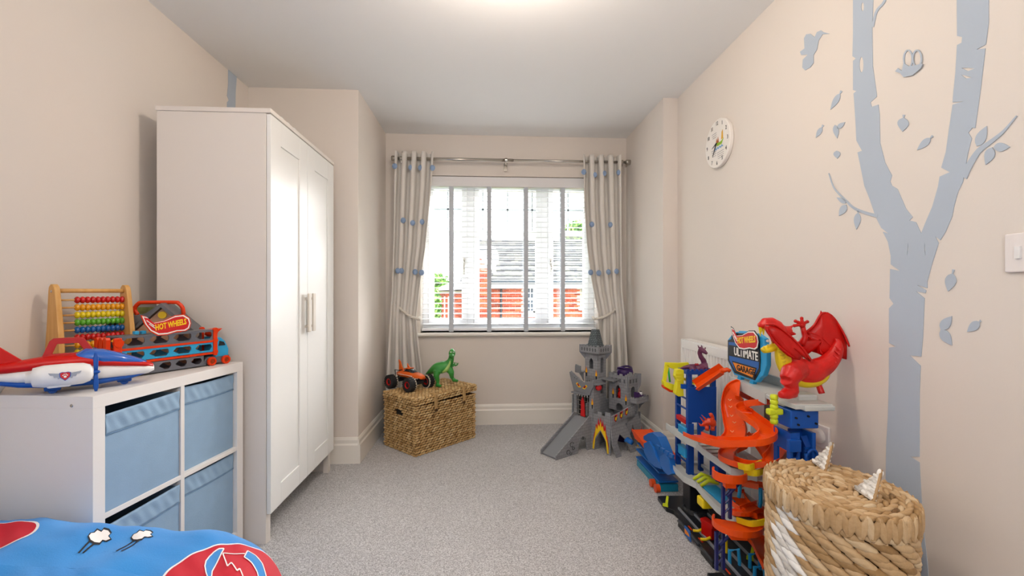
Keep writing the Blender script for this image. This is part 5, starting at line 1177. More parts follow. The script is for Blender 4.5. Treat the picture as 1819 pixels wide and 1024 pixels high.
# right tower
tx0, tx1, ty0, ty1 = .205, .315, -.155, .01
RTz = .515
fx(tx0, 0, [crenel(ty0, ty1, .25, RTz, 4, .012), arch((ty0 + ty1) / 2, .045, .34, .435, True), arch((ty0 + ty1) / 2 - .01, .06, .252, .305)], 'tower_wall', STN)
fy(ty0, 0, [crenel(tx0, tx1, .25, RTz, 3, .012), arch((tx0 + tx1) / 2, .05, .335, .43)], 'tower_wall', STN)
fx(tx1, 0, crenel(ty0, ty1, .25, RTz, 4, .012), 'tower_wall', STN); fy(ty1, 0, crenel(tx0, tx1, .25, RTz, 3, .012), 'tower_wall', STN)
MB(KM).b2((tx0, ty0, .325), (tx1, ty1, .333)).build('tower_floor', PLG, ks); MB(KM).b2((tx0, ty0, .455), (tx1, ty1, .46)).build('tower_floor', PLG, ks)
for z0 in (.455,):
    for k in range(4): fx(tx0 - .006, 0, [(ty0 + .02 + k * .036, z0), (ty0 + .032 + k * .036, z0), (ty0 + .032 + k * .036, z0 + .026), (ty0 + .02 + k * .036, z0 + .026)], 'parapet_slot', PLD, .001)
    for k in range(3): fy(ty0 - .006, 0, [(tx0 + .015 + k * .034, z0), (tx0 + .027 + k * .034, z0), (tx0 + .027 + k * .034, z0 + .026), (tx0 + .015 + k * .034, z0 + .026)], 'parapet_slot', PLD, .001)
for (a, b) in ((tx0, ty0), (tx1, ty0), (tx0, ty1)):
    k = MB(KM); k.prism([(-.022, .43), (.0, .39), (.0, RTz), (-.026, RTz), (-.026, .455)], (a, b, 0), (-.7, .7, 0) if (a, b) == (tx0, ty1) else ((.7, .7, 0) if a == tx0 and b == ty0 else (-.7, .7, 0)), (0, 0, 1), .008); k.build('corner_bracket', PLG, ks)
# balcony with train
MB(KM).b2((tx0 + .03, ty0 - .055, .318), (tx1 + .05, ty0, .326)).build('balcony_floor', PLG, ks)
fy(ty0 - .055, 0, crenel(tx0 + .03, tx1 + .05, .318, .362, 5, .008), 'balcony_wall', STN); fx(tx1 + .05, 0, crenel(ty0 - .055, ty0, .318, .362, 3, .008), 'balcony_wall', STN); fx(tx0 + .03, 0, crenel(ty0 - .055, ty0, .318, .362, 3, .008), 'balcony_wall', STN)
fx(tx1 + .02, 0, [(ty0, .318), (ty0 - .055, .318), (ty0 - .02, .29), (ty0, .26)], 'balcony_bracket', PLG)
# main tower
mx0, mx1, my0, my1 = .12, .205, .045, .165; MT = .655
for (f, p_, a, b, nm) in ((fx, mx0, my0, my1, 'l'), (fy, my0, mx0, mx1, 'r')):
    c_ = (a + b) / 2; f(p_, 0, [[(a, .0), (b, 0), (b, MT), (a, MT)], arch(c_, .036, .535 if nm == 'l' else .51, .615 if nm == 'l' else .625, True), arch(c_, .03, .36, .43, True)], 'keep_wall', STN)
fx(mx1, 0, [(my0, 0), (my1, 0), (my1, MT), (my0, MT)], 'keep_wall', STN); fy(my1, 0, [(mx0, 0), (mx1, 0), (mx1, MT), (mx0, MT)], 'keep_wall', STN)
MB(KM).b2((mx0, my0, .50), (mx1, my1, .508)).build('keep_floor', PLG, ks)
e_ = .026
fx(mx0 - e_, 0, crenel(my0 - e_, my1 + e_, MT, MT + .052, 6, .006), 'parapet', STN); fy(my0 - e_, 0, crenel(mx0 - e_, mx1 + e_, MT, MT + .052, 5, .006), 'parapet', STN); fx(mx1 + e_, 0, crenel(my0 - e_, my1 + e_, MT, MT + .052, 6, .006), 'parapet', STN); fy(my1 + e_, 0, crenel(mx0 - e_, mx1 + e_, MT, MT + .052, 5, .006), 'parapet', STN)
for k in range(6): y = my0 - e_ + .018 + k * .026; fx(mx0 - e_ - .005, 0, [(y, MT + .012), (y + .010, MT + .012), (y + .010, MT + .036), (y, MT + .036)], 'parapet_slot', PLD, .001)
for k in range(4): x = mx0 - e_ + .02 + k * .026; fy(my0 - e_ - .005, 0, [(x, MT + .012), (x + .010, MT + .012), (x + .010, MT + .036), (x, MT + .036)], 'parapet_slot', PLD, .001)
MB(KM).b2((mx0 - e_, my0 - e_, MT - .004), (mx1 + e_, my1 + e_, MT + .004)).build('keep_top', PLG, ks)
for (a, b, u) in ((mx0, my0, (-.707, -.707, 0)), (mx1, my0, (.707, -.707, 0)), (mx0, my1, (-.707, .707, 0))):
    MB(KM).prism([(0, .60), (.03, .635), (.045, MT), (.045, MT + .055), (0, MT + .055)], (a, b, 0), u, (0, 0, 1), .008).build('corner_bracket', PLG, ks)
q0 = [(mx0 + .002, my0 + .004), (mx1 - .002, my0 + .004), (mx1 - .002, my1 - .004), (mx0 + .002, my1 - .004)]; ccx, ccy = (mx0 + mx1) / 2, (my0 + my1) / 2
q1 = [(ccx + (x - ccx) * .42, ccy + (y - ccy) * .42) for x, y in q0]
sp_ = MB(KM); sp_.add([(x, y, MT + .004) for x, y in q0] + [(x, y, .822) for x, y in q1], [(0, 1, 5, 4), (1, 2, 6, 5), (2, 3, 7, 6), (3, 0, 4, 7), (4, 5, 6, 7), (0, 3, 2, 1)]); sp_.build('spire', ROOFM, ks)
# side shelf and left balcony, bridge to the right tower
MB(KM).b2((mx0 - .05, my1 - .0, .50), (mx0 + .02, my1 + .055, .508)).build('small_balcony', PLG, ks); fx(mx0 - .05, 0, [(my1, .50), (my1 + .055, .50), (my1 + .055, .545), (my1 + .05, .56), (my1, .552)], 'small_balcony_wall', PLG); fx(mx0 - .02, 0, [(my1, .50), (my1 + .05, .50), (my1 + .02, .47), (my1, .44)], 'small_balcony_bracket', PLG)
MB(KM).b2((mx0 + .01, my0 - .13, .468), (mx1 - .01, my0, .476)).build('bridge', PLG, ks)
fx(.10, 0, [(.17, .0), (.26, 0), (.25, .10), (.21, .16), (.20, .34), (.205, .36), (.195, .375), (.185, .36), (.17, .372)], 'left_buttress', STN); fy(.185, 0, crenel(.0, .16, .12, .35, 4, .014), 'rear_wall', STN); MB(KM).b2((.0, .0, .2), (.2, .19, .207)).build('hall_floor', PLG, ks)
def torch(f, p_, u, z):
    f(p_, 0, [(u - .0035, z), (u + .0035, z), (u + .0055, z + .028), (u - .0055, z + .028)], 'torch_stick', PRINTK, .002)
    fl = f(p_, 0, [(u - .008, z + .028), (u + .008, z + .028), (u + .009, z + .042), (u + .004, z + .055), (u + .002, z + .072), (u - .004, z + .056), (u - .009, z + .044)], 'torch_flame', PRINTO, .002)
    f(p_ - .0012, 0, [(u - .004, z + .028), (u + .004, z + .028), (u + .003, z + .044), (u - .001, z + .056), (u - .004, z + .042)], 'torch_glow', PRINTY, .002, fl)
torch(fx, mx0 - .006, my0 + .105, .475); torch(fx, mx0 - .006, my0 + .01, .46); torch(fx, -.006, -.013, .285); torch(fx, tx0 - .006, ty0 + .125, .335); torch(fx, tx0 - .006, ty0 + .012, .305)
sw = MB(KM)
for (cx_, cz_, r_, a0, a1) in ((-.20, .075, .016, 0, 300), (-.185, .045, .010, 90, 400), (-.235, .03, .014, 0, 270), (-.21, .018, .010, 100, 380)):
    sw.tube([(cx_ + r_ * cos(radians(a0 + (a1 - a0) * k / 10)), -.0055, cz_ + r_ * sin(radians(a0 + (a1 - a0) * k / 10))) for k in range(11)], .0016, 5)
sw.build('scroll_print', PRINTK, ks, kind='stuff')
# toys in and behind the castle
tp = KM @ Vector((tx0 + .09, ty0 - .028, .327)); te = thing('toy_train', 'small purple toy engine with pale face on the castle balcony', 'toy train', tp, ka)
TM_ = Matrix.Translation(tp) @ Matrix.Rotation(ka, 4, 'Z'); PUR = plastic('purple_plastic', '472a63')
MB(TM_).box((0, 0, .012), (.075, .034, .018), bev=.004).build('chassis', plastic('maroon', '7a1f2c'), te); MB(TM_).lathe([(0, -.03), (.016, -.03), (.018, -.01), (.018, .03), (0, .03)], (0, 0, .034), 18, 'x').build('boiler', PUR, te, smooth=True); MB(TM_).box((-.026, 0, .044), (.024, .034, .042), bev=.004).build('cab', PUR, te)
MB(TM_).box((.012, -.006, .052), (.016, .022, .02), bev=.004).build('face', WPL, te); MB(TM_).cyl((.02, 0, .045), (.02, 0, .066), .005, 10, .007).build('chimney', BLACK, te)
for x in (-.024, 0, .024): MB(TM_).lathe([(0, -.019), (.009, -.019), (.009, -.014), (0, -.014)], (x, 0, .009), 14, 'y').build('wheel', BLACK, te)
pp = Vector((1.035, 3.30, 0)); TOPZ = 1.1 - (656 - 519) * 3.42 / 800
pu = thing('purple_tub', 'dark purple round toy tub behind the castle', 'toy tub', (pp.x, pp.y, 0)); PU2 = plastic('dark_purple_plastic', '3c2160')
MB().lathe([(0, 0), (.07, 0), (.055, .1), (.045, .36), (.06, TOPZ - .03), (.062, TOPZ - .01), (.057, TOPZ + .012), (.048, TOPZ + .014), (.046, TOPZ - .02), (0, TOPZ - .03)], (pp.x, pp.y, 0), 26).build('tub', PU2, pu, smooth=True)
MB().tube([(pp.x + .05 * cos(t), pp.y + .05 * sin(t), TOPZ + .020 + .006 * sin(2 * t)) for t in [2 * pi * k / 24 for k in range(24)]], .007, 8, closed=True).build('rim', PU2, pu, smooth=True)
for (lx, ly, lz, m_, lab) in ((.235, -.06, .334, RED, 'small red toy figure inside the right castle tower'),):
    p_ = KM @ Vector((lx, ly, lz)); rf_ = thing('toy_figure', lab, 'toy figure', p_); MB().tube([p_, p_ + Vector((0, 0, .03)), p_ + Vector((0, 0, .05))], [.016, .015, .007], 10).build('torso', m_, rf_, smooth=True); MB().ball(p_ + Vector((0, 0, .062)), .012, 10, 8).build('head', m_, rf_, smooth=True)
# ================================================================== TOY GARAGE (tall track playset), built in room coordinates
gr = thing('toy_garage', 'tall blue, orange and grey toy garage with spiral tracks and sign against the right wall', 'toy garage', (1.04, 1.9, 0))
def gbox(name, a, b, m_, bev=.002, parent=None): return MB().b2(a, b, bev).build(name, m_, parent or gr)
# black base with kerbs
base = [(.905, 2.325), (.93, 2.33), (1.14, 2.32), (1.16, 2.25), (1.16, 1.52), (.905, 1.52), (.90, 1.60), (.915, 1.62), (.915, 1.72), (.900, 1.74), (.900, 1.84), (.915, 1.86), (.915, 1.96), (.9, 1.98), (.9, 2.06), (.93, 2.12), (.925, 2.17), (.90, 2.20)]
bs = MB().prism(base, (0, 0, .012), (1, 0, 0), (0, 1, 0), .022).build('base_plate', BLACK, gr, bev=.003)
BL2 = plastic('charcoal_plastic', '33363c'); 
for x in (.955, 1.005, 1.07):
    MB().sweep([(x, y, .028) for y in (1.55, 1.8, 2.0, 2.18)], [(-.004, -.004), (.004, -.004), (.004, .005), (-.004, .005)]).build('road_rib', mat('base_grey', '8b8f96', .4), bs)
for y in (1.60, 1.68, 1.76, 1.90, 2.0): MB().box((.93, y, .0245), (.006, .035, .002)).build('road_mark', ORANGE, bs)
for y0, y1 in ((1.62, 1.72), (1.74, 1.84), (1.86, 1.96), (1.98, 2.06)):
    MB().tube([(.903, y0, .026), (.899, (y0 + y1) / 2, .034), (.903, y1, .026)], .007, 8).build('kerb', BL2, bs, smooth=True)
for (px, py) in ((1182, 900), (1332, 995)):
    p = PZ(px, py, .03); k = MB(); k.prism([(-.012, 0), (.014, 0), (.012, .012), (.016, .05), (.006, .054), (.0, .014), (-.012, .012)], p, (.8, -.6, 0), (0, 0, 1), .010); k.build('yellow_lever', LIME, bs)
lp = PX(1224, 950, .903); lz = .02
MB().prism([(0, -.02), (.06, -.02), (.05, .022), (.0, .022)], (.893, lp.y + .02, .03), (0, -1, 0), (0, 0, 1), .004).build('kerb_badge', PRINTB, bs); MB().prism([(.008, -.010), (.05, -.002), (.04, .006), (.004, .010)], (.890, lp.y + .02, .03), (0, -1, 0), (0, 0, 1), .002).build('kerb_flame', PRINTO, bs)
# far tower
tX0, tX1, tY0, tY1 = .965, 1.105, 2.10, 2.245
DB = plastic('deep_blue_plastic', '0c479e'); 
fo = MB(); fo.lathe([(0, 0), (.068, 0), (.062, .012), (.055, .02), (0, .02)], (1.035, 2.165, .02), 26); fo.b2((.99, 2.13, .03), (1.08, 2.21, .16), .004); fo.build('tower_foot', BLACK, gr)
MB().prism([(-.03, 0), (.03, 0), (.045, .03), (.045, .045), (-.045, .045), (-.045, .03)], (1.035, 2.12, .16), (1, 0, 0), (0, 0, 1), .08).build('foot_collar', DB, gr)
for (x, y) in ((tX0, tY0), (tX1 - .022, tY0), (tX0, tY1 - .022), (tX1 - .022, tY1 - .022)): gbox('tower_post', (x, y, .19), (x + .022, y + .022, .715), DB, .002)
gbox('tower_panel', (tX0, tY0 - .004, .475), (tX1, tY0 + .004, .645), DB); gbox('tower_panel', (tX0 + .0, tY0 - .003, .19), (tX0 + .03, tY0 + .003, .47), DB)
for z in (.275, .325, .385, .435, .53, .58): gbox('tower_rung', (tX0, tY0 + .01, z), (tX0 + .006, tY1, z + .008), DB, .001)
gbox('tower_top', (tX0 - .008, tY0 - .008, .705), (tX1 + .008, tY1 + .008, .722), DB, .003)
tt = MB()
for k in range(7): tt.box((tX0 - .002 + k * .022, tY0 - .006, .726), (.012, .008, .010))
tt.build('tower_crenel', DB, gr, kind='stuff')
gbox('lift_car', (tX0 + .03, tY0 + .0, .655), (tX1 - .03, tY1 - .03, .668), YEL); gbox('red_latch', (tX0 - .004, tY0 + .02, .46), (tX0 + .02, tY1 - .02, .482), RED)
fr_ = MB(); fr_.prism([[(0, .0), (.09, 0), (.09, .10), (0, .10)], [(.02, .02), (.07, .02), (.07, .06), (.045, .08), (.02, .06)]], (1.01, tY0 - .006, .375), (1, 0, 0), (0, 0, 1), .01); fr_.build('window_frame_panel', DB, gr)
for z in (.40, .30): gbox('blue_light_box', (.955, 2.11, z), (.985, 2.19, z + .045), SKY, .004)
for z in (.215, .26): gbox('blue_light_box', (1.06, 2.0, z), (1.10, 2.06, z + .05), DB, .004)
# grey parking decks
def deck(name, pts, z, th=.014, m_=LGREY, cut=None, slope=0.0):
    loops = [pts] + (cut or []); m_2 = MB().prism(loops, (0, 0, z), (1, 0, 0), (0, 1, 0), th); 
    if slope:
        for v in m_2.v: v.z += slope * (v.y - 2.0)
    return m_2.build(name, m_, gr, bev=.002)
def lip(pts, z, h=.022, m_=LGREY, slope=0.0):
    k = MB(); path = [Vector((x, y, z + slope * (y - 2.0))) for x, y in pts]; k.sweep(path, [(-.003, -.008), (.003, -.008), (.003, h), (-.003, h)]); k.build('deck_lip', m_, gr)
d3 = [(.93, 2.27), (.93, 2.05), (.95, 1.98), (.94, 1.90), (.945, 1.68), (1.01, 1.62), (1.12, 1.66), (1.13, 2.0), (1.10, 2.27)]
deck('upper_parking_deck', d3, .402, cut=[[(.985, 2.2), (1.09, 2.2), (1.09, 2.12), (.985, 2.12)]]); lip([(.93, 2.27), (.93, 2.05), (.95, 1.98), (.94, 1.90), (.945, 1.68), (1.01, 1.62)], .402)
pk = plastic('parking_bay_grey', 'a7aaa4')
for k in range(10): MB().box((.995, 2.14 - k * .045, .411), (.065, .006, .006)).build('parking_bay', pk, gr)
for (x, y) in ((1.04, 1.82), (1.06, 1.77), (1.08, 1.72)): MB().prism([(-.014, 0), (.014, 0), (.012, .02), (.0, .028), (-.012, .02)], (x, y, .408), (0, 1, 0), (0, 0, 1), .006).build('deck_peg', LGREY, gr)
d2 = [(.93, 2.27), (.925, 2.05), (.95, 1.98), (.94, 1.90), (.93, 1.76), (.945, 1.66), (1.0, 1.60), (1.10, 1.60), (1.13, 1.7), (1.13, 2.0), (1.10, 2.27)]
deck('lower_parking_deck', d2, .220, cut=[[(.985, 2.24), (1.09, 2.24), (1.09, 2.09), (.985, 2.09)]]); lip([(.93, 2.27), (.925, 2.05), (.95, 1.98), (.94, 1.90), (.93, 1.76), (.945, 1.66), (1.0, 1.60)], .220)
gbox('blue_deck_panel', (.965, 1.80, .224), (1.03, 1.96, .236), SKY, .002); gbox('deck_badge', (.975, 1.72, .224), (1.02, 1.75, .232), ORANGE, .001)
for y in (2.02, 1.985, 1.95): MB().tube([(.955, y, .236), (.99, y - .004, .262), (1.03, y - .012, .250)], [.007, .009, .006], 8).build('yellow_hook', LIME, gr, smooth=True)
gbox('yellow_block', (.935, 1.89, .160), (.985, 1.95, .200), YEL, .008)
# small pieces on the base
MB().prism([(-.03, .0), (.03, 0), (.03, .05), (.036, .055), (.036, .068), (-.036, .068), (-.036, .055), (-.03, .05)], (.975, 1.915, .03), (.3, -.95, 0), (0, 0, 1), .032).build('red_petrol_pump', RED, gr, bev=.003)
for dy in (.03, -.04): MB().tube([(.965, 1.92 + dy, .045), (.945, 1.925 + dy, .034), (.925, 1.93 + dy, .034)], .006, 8).build('yellow_hose', YEL, gr, smooth=True)
k = MB(); k.tube([(.985, 1.79, .03), (.985, 1.79, .10)], .005, 8); k.build('sign_post', YEL, gr)
k = MB(); k.prism([(0, -.030), (.028, 0), (0, .030), (-.028, 0)], (.980, 1.785, .115), (.35, -.94, 0), (0, 0, 1), .005); sg = k.build('yellow_road_sign', YEL, gr); MB().prism([(0, -.018), (.016, 0), (0, .018), (-.016, 0)], (.977, 1.783, .115), (.35, -.94, 0), (0, 0, 1), .005).build('road_sign_face', PRINTW, sg)
for (x, y) in ((.965, 1.73), (1.03, 1.70), (1.0, 1.62)): MB().tube([(x, y, .02), (x, y, .075), (x + .03, y - .01, .085), (x + .035, y - .012, .02)], .007, 8).build('blue_arch', SKY, gr)
gbox('red_car_block', (1.16, 1.62, .40), (1.20, 1.68, .425), RED, .006)
# top deck and its lips
TZ = .716
d1 = [(1.080, 1.935), (1.062, 1.80), (1.030, 1.60), (1.022, 1.555), (1.03, 1.44), (1.16, 1.44), (1.16, 1.56), (1.17, 1.80), (1.15, 1.935)]
deck('top_deck', d1, TZ, .016); k = MB(); k.sweep([(1.080, 1.935, TZ), (1.062, 1.80, TZ), (1.030, 1.60, TZ)], [(-.003, -.03), (.003, -.03), (.003, .012), (-.003, .012)]); k.build('deck_lip', LGREY, gr)
k = MB(); k.sweep(bez([(1.14, 1.93, TZ + .01), (1.168, 1.83, TZ + .01), (1.168, 1.70, TZ + .01), (1.15, 1.60, TZ + .01)], 6), [(-.002, -.005), (.002, -.005), (.012, .035), (.008, .037)]); k.build('deck_lip', LGREY, gr)
for (a, b, c_) in (((1.028, 1.555, TZ - .014), (1.10, 1.50, TZ + .006), 0), ((1.06, 1.435, TZ - .014), (1.165, 1.53, TZ + .003), 0)): gbox('landing_pad', a, b, LGREY, .004)
gbox('raised_pad', (1.085, 1.50, TZ), (1.155, 1.56, TZ + .028), LGREY, .008)
# near tower with lift shaft
nX0, nX1, nY0, nY1 = 1.032, 1.122, 1.468, 1.56
gbox('lift_head', (nX0 - .004, nY0 - .008, .637), (nX1 + .004, nY1 + .006, .700), BLUE, .004)
gbox('lift_shaft_side', (nX0, nY0, .02), (nX0 + .036, nY0 + .010, .60), BLUE, .001) if False else None
pz = [[(0, 0), (.034, 0), (.034, .60), (0, .60)]]
for k in range(7): z = .12 + k * .066; pz.append([(.010, z), (.026, z), (.030, z + .012), (.026, z + .032), (.014, z + .036), (.008, z + .02)])
MB().prism(pz, (nX0, nY0 + .006, .02), (1, 0, 0), (0, 0, 1), .008).build('lift_shaft_frame', BLUE, gr)
MB().prism([[(0, 0), (.09, 0), (.09, .6), (0, .6)]] + [[(.02, .06 + k * .085), (.07, .06 + k * .085), (.07, .11 + k * .085), (.02, .11 + k * .085)] for k in range(6)], (nX0 + .004, nY0, .02), (0, 1, 0), (0, 0, 1), .008).build('lift_shaft_frame', BLUE, gr)
gbox('lift_back', (nX0 + .03, nY0 + .05, .02), (nX1, nY0 + .06, .62), DB)
gbox('lift_shaft_frame', (nX1 - .014, nY0, .02), (nX1, nY1, .62), BLUE)
k = MB(); k.sweep([(nX0 + .070, nY0 + .02, .02), (nX0 + .070, nY0 + .02, .52), (nX0 + .070, nY0 + .012, .57), (nX0 + .066, nY0 + .03, .60)], [(-.012, -.006), (.012, -.006), (.012, .006), (-.012, .006)], up=(0, 1, 0)); k.build('chain_rail', DB, gr)
k = MB()
for i in range(44): k.box((nX0 + .062, nY0 + .010, .05 + i * .012), (.012, .008, .006))
k.build('lift_chain', BLUE, gr, kind='stuff')
k = MB(); k.tube(bez([(nX0 + .050, nY0 - .004, .03), (nX0 + .050, nY0 - .004, .50), (nX0 + .056, nY0 - .004, .55), (nX0 + .075, nY0 - .004, .565), (nX0 + .09, nY0 - .004, .55), (nX0 + .092, nY0 - .004, .50), (nX0 + .092, nY0 - .004, .03)], 5), .005, 8); k.build('arch_rail', BLUE, gr, smooth=True)
for (x, z) in ((.012, .675), (.055, .68), (.082, .655), (.02, .652)): MB().lathe([(0, -.004), (.0035, -.004), (.0035, .004), (0, .004)], (nX0 + x, nY0 - .010, z), 12, 'y').build('screw_hole', DARK, gr)
gbox('lift_bracket', (nX0 - .012, nY0 - .012, .56), (nX0 + .03, nY0 + .004, .60), BLUE)
# yellow crank
cq = PY(1375, 702, 1.50); k = MB()
for i in range(6): k.lathe([(0, -.009), (.011, -.009), (.0135, 0), (.011, .009), (0, .009)], cq + Vector((0, 0, -.008 - i * .0165)), 14)
k.build('crank_grip', LIME, gr, smooth=True); cz = PY(1377, 731, 1.50)
MB().b2((cz.x - .030, cz.y - .012, cz.z - .012), (cz.x + .024, cz.y + .010, cz.z + .010), .006).build('crank_base', LIME, gr)
# ------------------------------------------------------------------ tracks: U-shaped channels
TRK = plastic('track_orange', 'f2520c', .3); TRD = plastic('track_orange_dark', 'e2440a', .3)
def uprof(w_, h, t=.003): return [(-w_, h), (-w_, -t), (w_, -t), (w_, h), (w_ - t, h), (w_ - t, 0), (-w_ + t, 0), (-w_ + t, h)]
def track(name, pts, w_=.03, h=.016, n_=8, m_=None, ups=None, up=(0, 0, 1)):
    path = bez(pts, n_); u = None
    if ups: U = bez(ups, n_); u = [x.normalized() for x in U]
    return MB().sweep(path, uprof(w_, h), up=up, ups=u).build(name, m_ or TRK, gr)
P = lambda px, py, Y: tuple(PY(px, py, Y))
# top ribbon: from behind the loop, swinging right, curling back under the top deck to the left
track('s_curve_track', [P(1390, 712, 1.62), P(1360, 717, 1.66), P(1330, 722, 1.72), P(1322, 734, 1.71), P(1338, 748, 1.64), P(1357, 762, 1.58), P(1364, 776, 1.53), P(1345, 787, 1.52), P(1310, 790, 1.56), P(1270, 788, 1.62)], w_=.030, h=.020, n_=8)
# big loop ramp
track('loop_ramp', [P(1313, 690, 1.80), P(1305, 700, 1.83), P(1301, 720, 1.84), P(1304, 745, 1.82), P(1308, 765, 1.78), P(1302, 782, 1.74), P(1285, 790, 1.74), P(1250, 781, 1.84), P(1230, 773, 1.95)], w_=.042, h=.014, n_=8,
      ups=[(-.3, -.6, .8), (-.7, -.6, .3), (-.75, -.6, .1), (-.8, -.5, .25), (-.7, -.4, .6), (-.3, -.2, .9), (0, 0, 1), (0, 0, 1), (0, 0, 1)])
gl = MB()
for (px, py) in ((1296, 712), (1297, 724), (1299, 740), (1304, 752), (1318, 742), (1322, 757), (1314, 768), (1300, 768)):
    p = PY(px, py, 1.775); k = MB(); k.tube([p + Vector((-.006, 0, .006)), p + Vector((0, -.002, 0)), p + Vector((.008, 0, .005))], .0016, 5); k.build('chevron_print', mat('pale_chevron', 'f6b98a', .4), gr)
k = MB(); k.sweep(bez([P(1295, 686, 1.86), P(1289, 700, 1.88), P(1288, 718, 1.88), P(1293, 742, 1.86)], 6), [(-.003, -.02), (.003, -.02), (.003, .02), (-.003, .02)], up=(-.4, -.9, 0)); k.build('loop_guard', TRD, gr)
gbox('loop_support', tuple(PY(1313, 705, 1.90)), tuple(PY(1345, 680, 1.82)), TRD, .004)
# middle spiral
track('middle_track', [P(1385, 790, 1.66), P(1382, 806, 1.60), P(1366, 822, 1.56), P(1338, 830, 1.60), P(1312, 826, 1.66), P(1290, 815, 1.76), P(1300, 800, 1.86), P(1330, 792, 1.86), P(1360, 790, 1.78)], w_=.030, h=.018)
track('connecting_track', [P(1335, 770, 1.80), P(1350, 790, 1.76), P(1366, 812, 1.70), P(1376, 832, 1.64), P(1372, 850, 1.58)], w_=.026, h=.016)
for (a, b, c_, Y) in ((1312, 828, 1352, 1.60), (1322, 838, 1366, 1.60)):
    k = MB(); k.sweep(bez([P(a, b, Y), P((a + c_) / 2, b + 3, Y - .04), P(c_, b - 5, Y)], 5), [(-.003, -.011), (.003, -.011), (.003, .011), (-.003, .011)]); k.build('yellow_barrier', YEL, gr)
track('lower_ramp', [P(1366, 870, 1.66), P(1345, 866, 1.76), P(1322, 862, 1.88), P(1306, 872, 1.92), P(1312, 893, 1.80), P(1335, 912, 1.70), P(1362, 922, 1.60)], w_=.036, h=.018)
track('lower_loop', [P(1355, 900, 1.74), P(1330, 908, 1.66), P(1318, 914, 1.66), P(1300, 912, 1.72)], w_=.026, h=.014)
k = MB(); k.sweep(bez([P(1309, 924, 1.62), P(1335, 931, 1.56), P(1366, 926, 1.54)], 5), [(-.003, -.010), (.003, -.010), (.003, .010), (-.003, .010)]); k.build('yellow_barrier', YEL, gr)
track('bottom_track', [P(1300, 942, 1.78), P(1330, 950, 1.78), P(1350, 968, 1.70), P(1362, 990, 1.60), P(1372, 1012, 1.56)], w_=.034, h=.016)
# half-round landings on dark blue pylons
def landing(name, px, py, Y, r, h):
    c = PY(px, py, Y); k = MB(); n_ = 20; out = [(c.x + r * cos(t), c.y + r * .9 * sin(t)) for t in [pi * .75 + pi * 1.2 * i / n_ for i in range(n_ + 1)]]
    k.sweep([(x, y, c.z) for x, y in out], [(-.003, -h / 2), (.003, -h / 2), (.003, h / 2), (-.003, h / 2)]); k.build(name + '_wall', TRK, gr)
    MB().prism(out, (0, 0, c.z - h / 2 + .003), (1, 0, 0), (0, 1, 0), .006).build(name, TRK, gr)
    MB().prism([(c.x - r * .55, c.y - r * .5), (c.x + r * .1, c.y - r * .6), (c.x + r * .0, c.y), (c.x - r * .5, c.y)], (0, 0, c.z - h / 2 - .012), (1, 0, 0), (0, 1, 0), .024).build(name + '_socket', TRK, gr)
    return c
landing('upper_landing', 1296, 843, 1.62, .058, .030); landing('lower_landing', 1310, 931, 1.60, .085, .022)
def pylon(px, yt, yb, Y):
    a = PY(px, yt, Y); b = PY(px, yb, Y); a.z = max(a.z, .03); b.z = max(b.z, .022); k = MB()
    for dx in (-.014, .012): k.b2((a.x + dx - .005, a.y - .006, b.z), (a.x + dx + .005, a.y + .006, a.z))
    for i in range(4): z = b.z + (a.z - b.z) * (i + .5) / 4; k.tube([(a.x - .014, a.y, z), (a.x + .012, a.y, z + .025)], .004, 5)
    k.tube([(a.x, a.y, a.z - .05), (a.x + .04, a.y - .01, a.z)], .006, 6); k.build('pylon', NAVY, gr)
pylon(1291, 858, 922, 1.62); pylon(1279, 945, 1012, 1.62)
MB().prism([(-.03, 0), (.03, 0), (.02, .02), (-.02, .02)], PY(1279, 1014, 1.62) * 1.0 + Vector((0, 0, .0)), (1, 0, 0), (0, 0, 1), .05).build('pylon_foot', BLACK, gr) if False else None
gbox('pylon_foot', (PY(1279, 1000, 1.62).x - .03, 1.58, .022), (PY(1279, 1000, 1.62).x + .03, 1.66, .036), BLACK, .003)
for (px, py, Y) in ((1314, 852, 1.66), (1351, 868, 1.60)): a = PY(px, py, Y); MB().tube([a, a + Vector((0, 0, -.05)), a + Vector((-.004, -.0, -.07))], .007, 8).build('blue_peg', plastic('teal_peg', '1c87b5'), gr, smooth=True)
# orange tipping chute at the tower top
CH0 = [P(1237, 688, 2.085), P(1262, 672, 2.05), P(1284, 658, 2.0)]
MB().sweep([Vector(p) for p in CH0], [(-.030, .020), (-.022, -.006), (.022, -.006), (.030, .020), (.026, .022), (.018, -.001), (-.018, -.001), (-.026, .022)], up=(-.3, -.5, .8)).build('tipping_chute', TRK, gr)
k = MB(); k.tube([P(1280, 660, 2.0), P(1292, 657, 1.99), P(1297, 660, 1.98)], [.012, .010, .009], 8); k.build('chute_tip', TRK, gr, smooth=True)
# ------------------------------------------------------------------ the shield sign
SX = 1.085
def sp(px, py): v = PX(px, py, SX); return (-v.y, v.z)
shield = [(1294, 605), (1300, 603), (1301, 596), (1310, 592), (1340, 594), (1350, 606), (1352, 640), (1351, 660), (1342, 676), (1306, 663), (1294, 640)]
def sprism(pts, th, dx=0, m_=None, name='', parent=None):
    return MB().prism([sp(x, y) for x, y in pts], (SX + dx, 0, 0), (0, -1, 0), (0, 0, 1), th).build(name, m_, parent or sgn)
sgn = MB().prism([sp(x, y) for x, y in [(1301, 594), (1308, 590), (1312, 591), (1312, 588), (1328, 589), (1329, 592), (1345, 593), (1358, 602), (1359, 612), (1362, 617), (1362, 650), (1356, 668), (1350, 672), (1344, 680), (1304, 666), (1293, 642), (1293, 604)]], (SX + .009, 0, 0), (0, -1, 0), (0, 0, 1), .020).build('shield_sign', SKY, gr, bev=.003)
sprism(shield, .002, -.0022, PRINTK, 'sign_border')
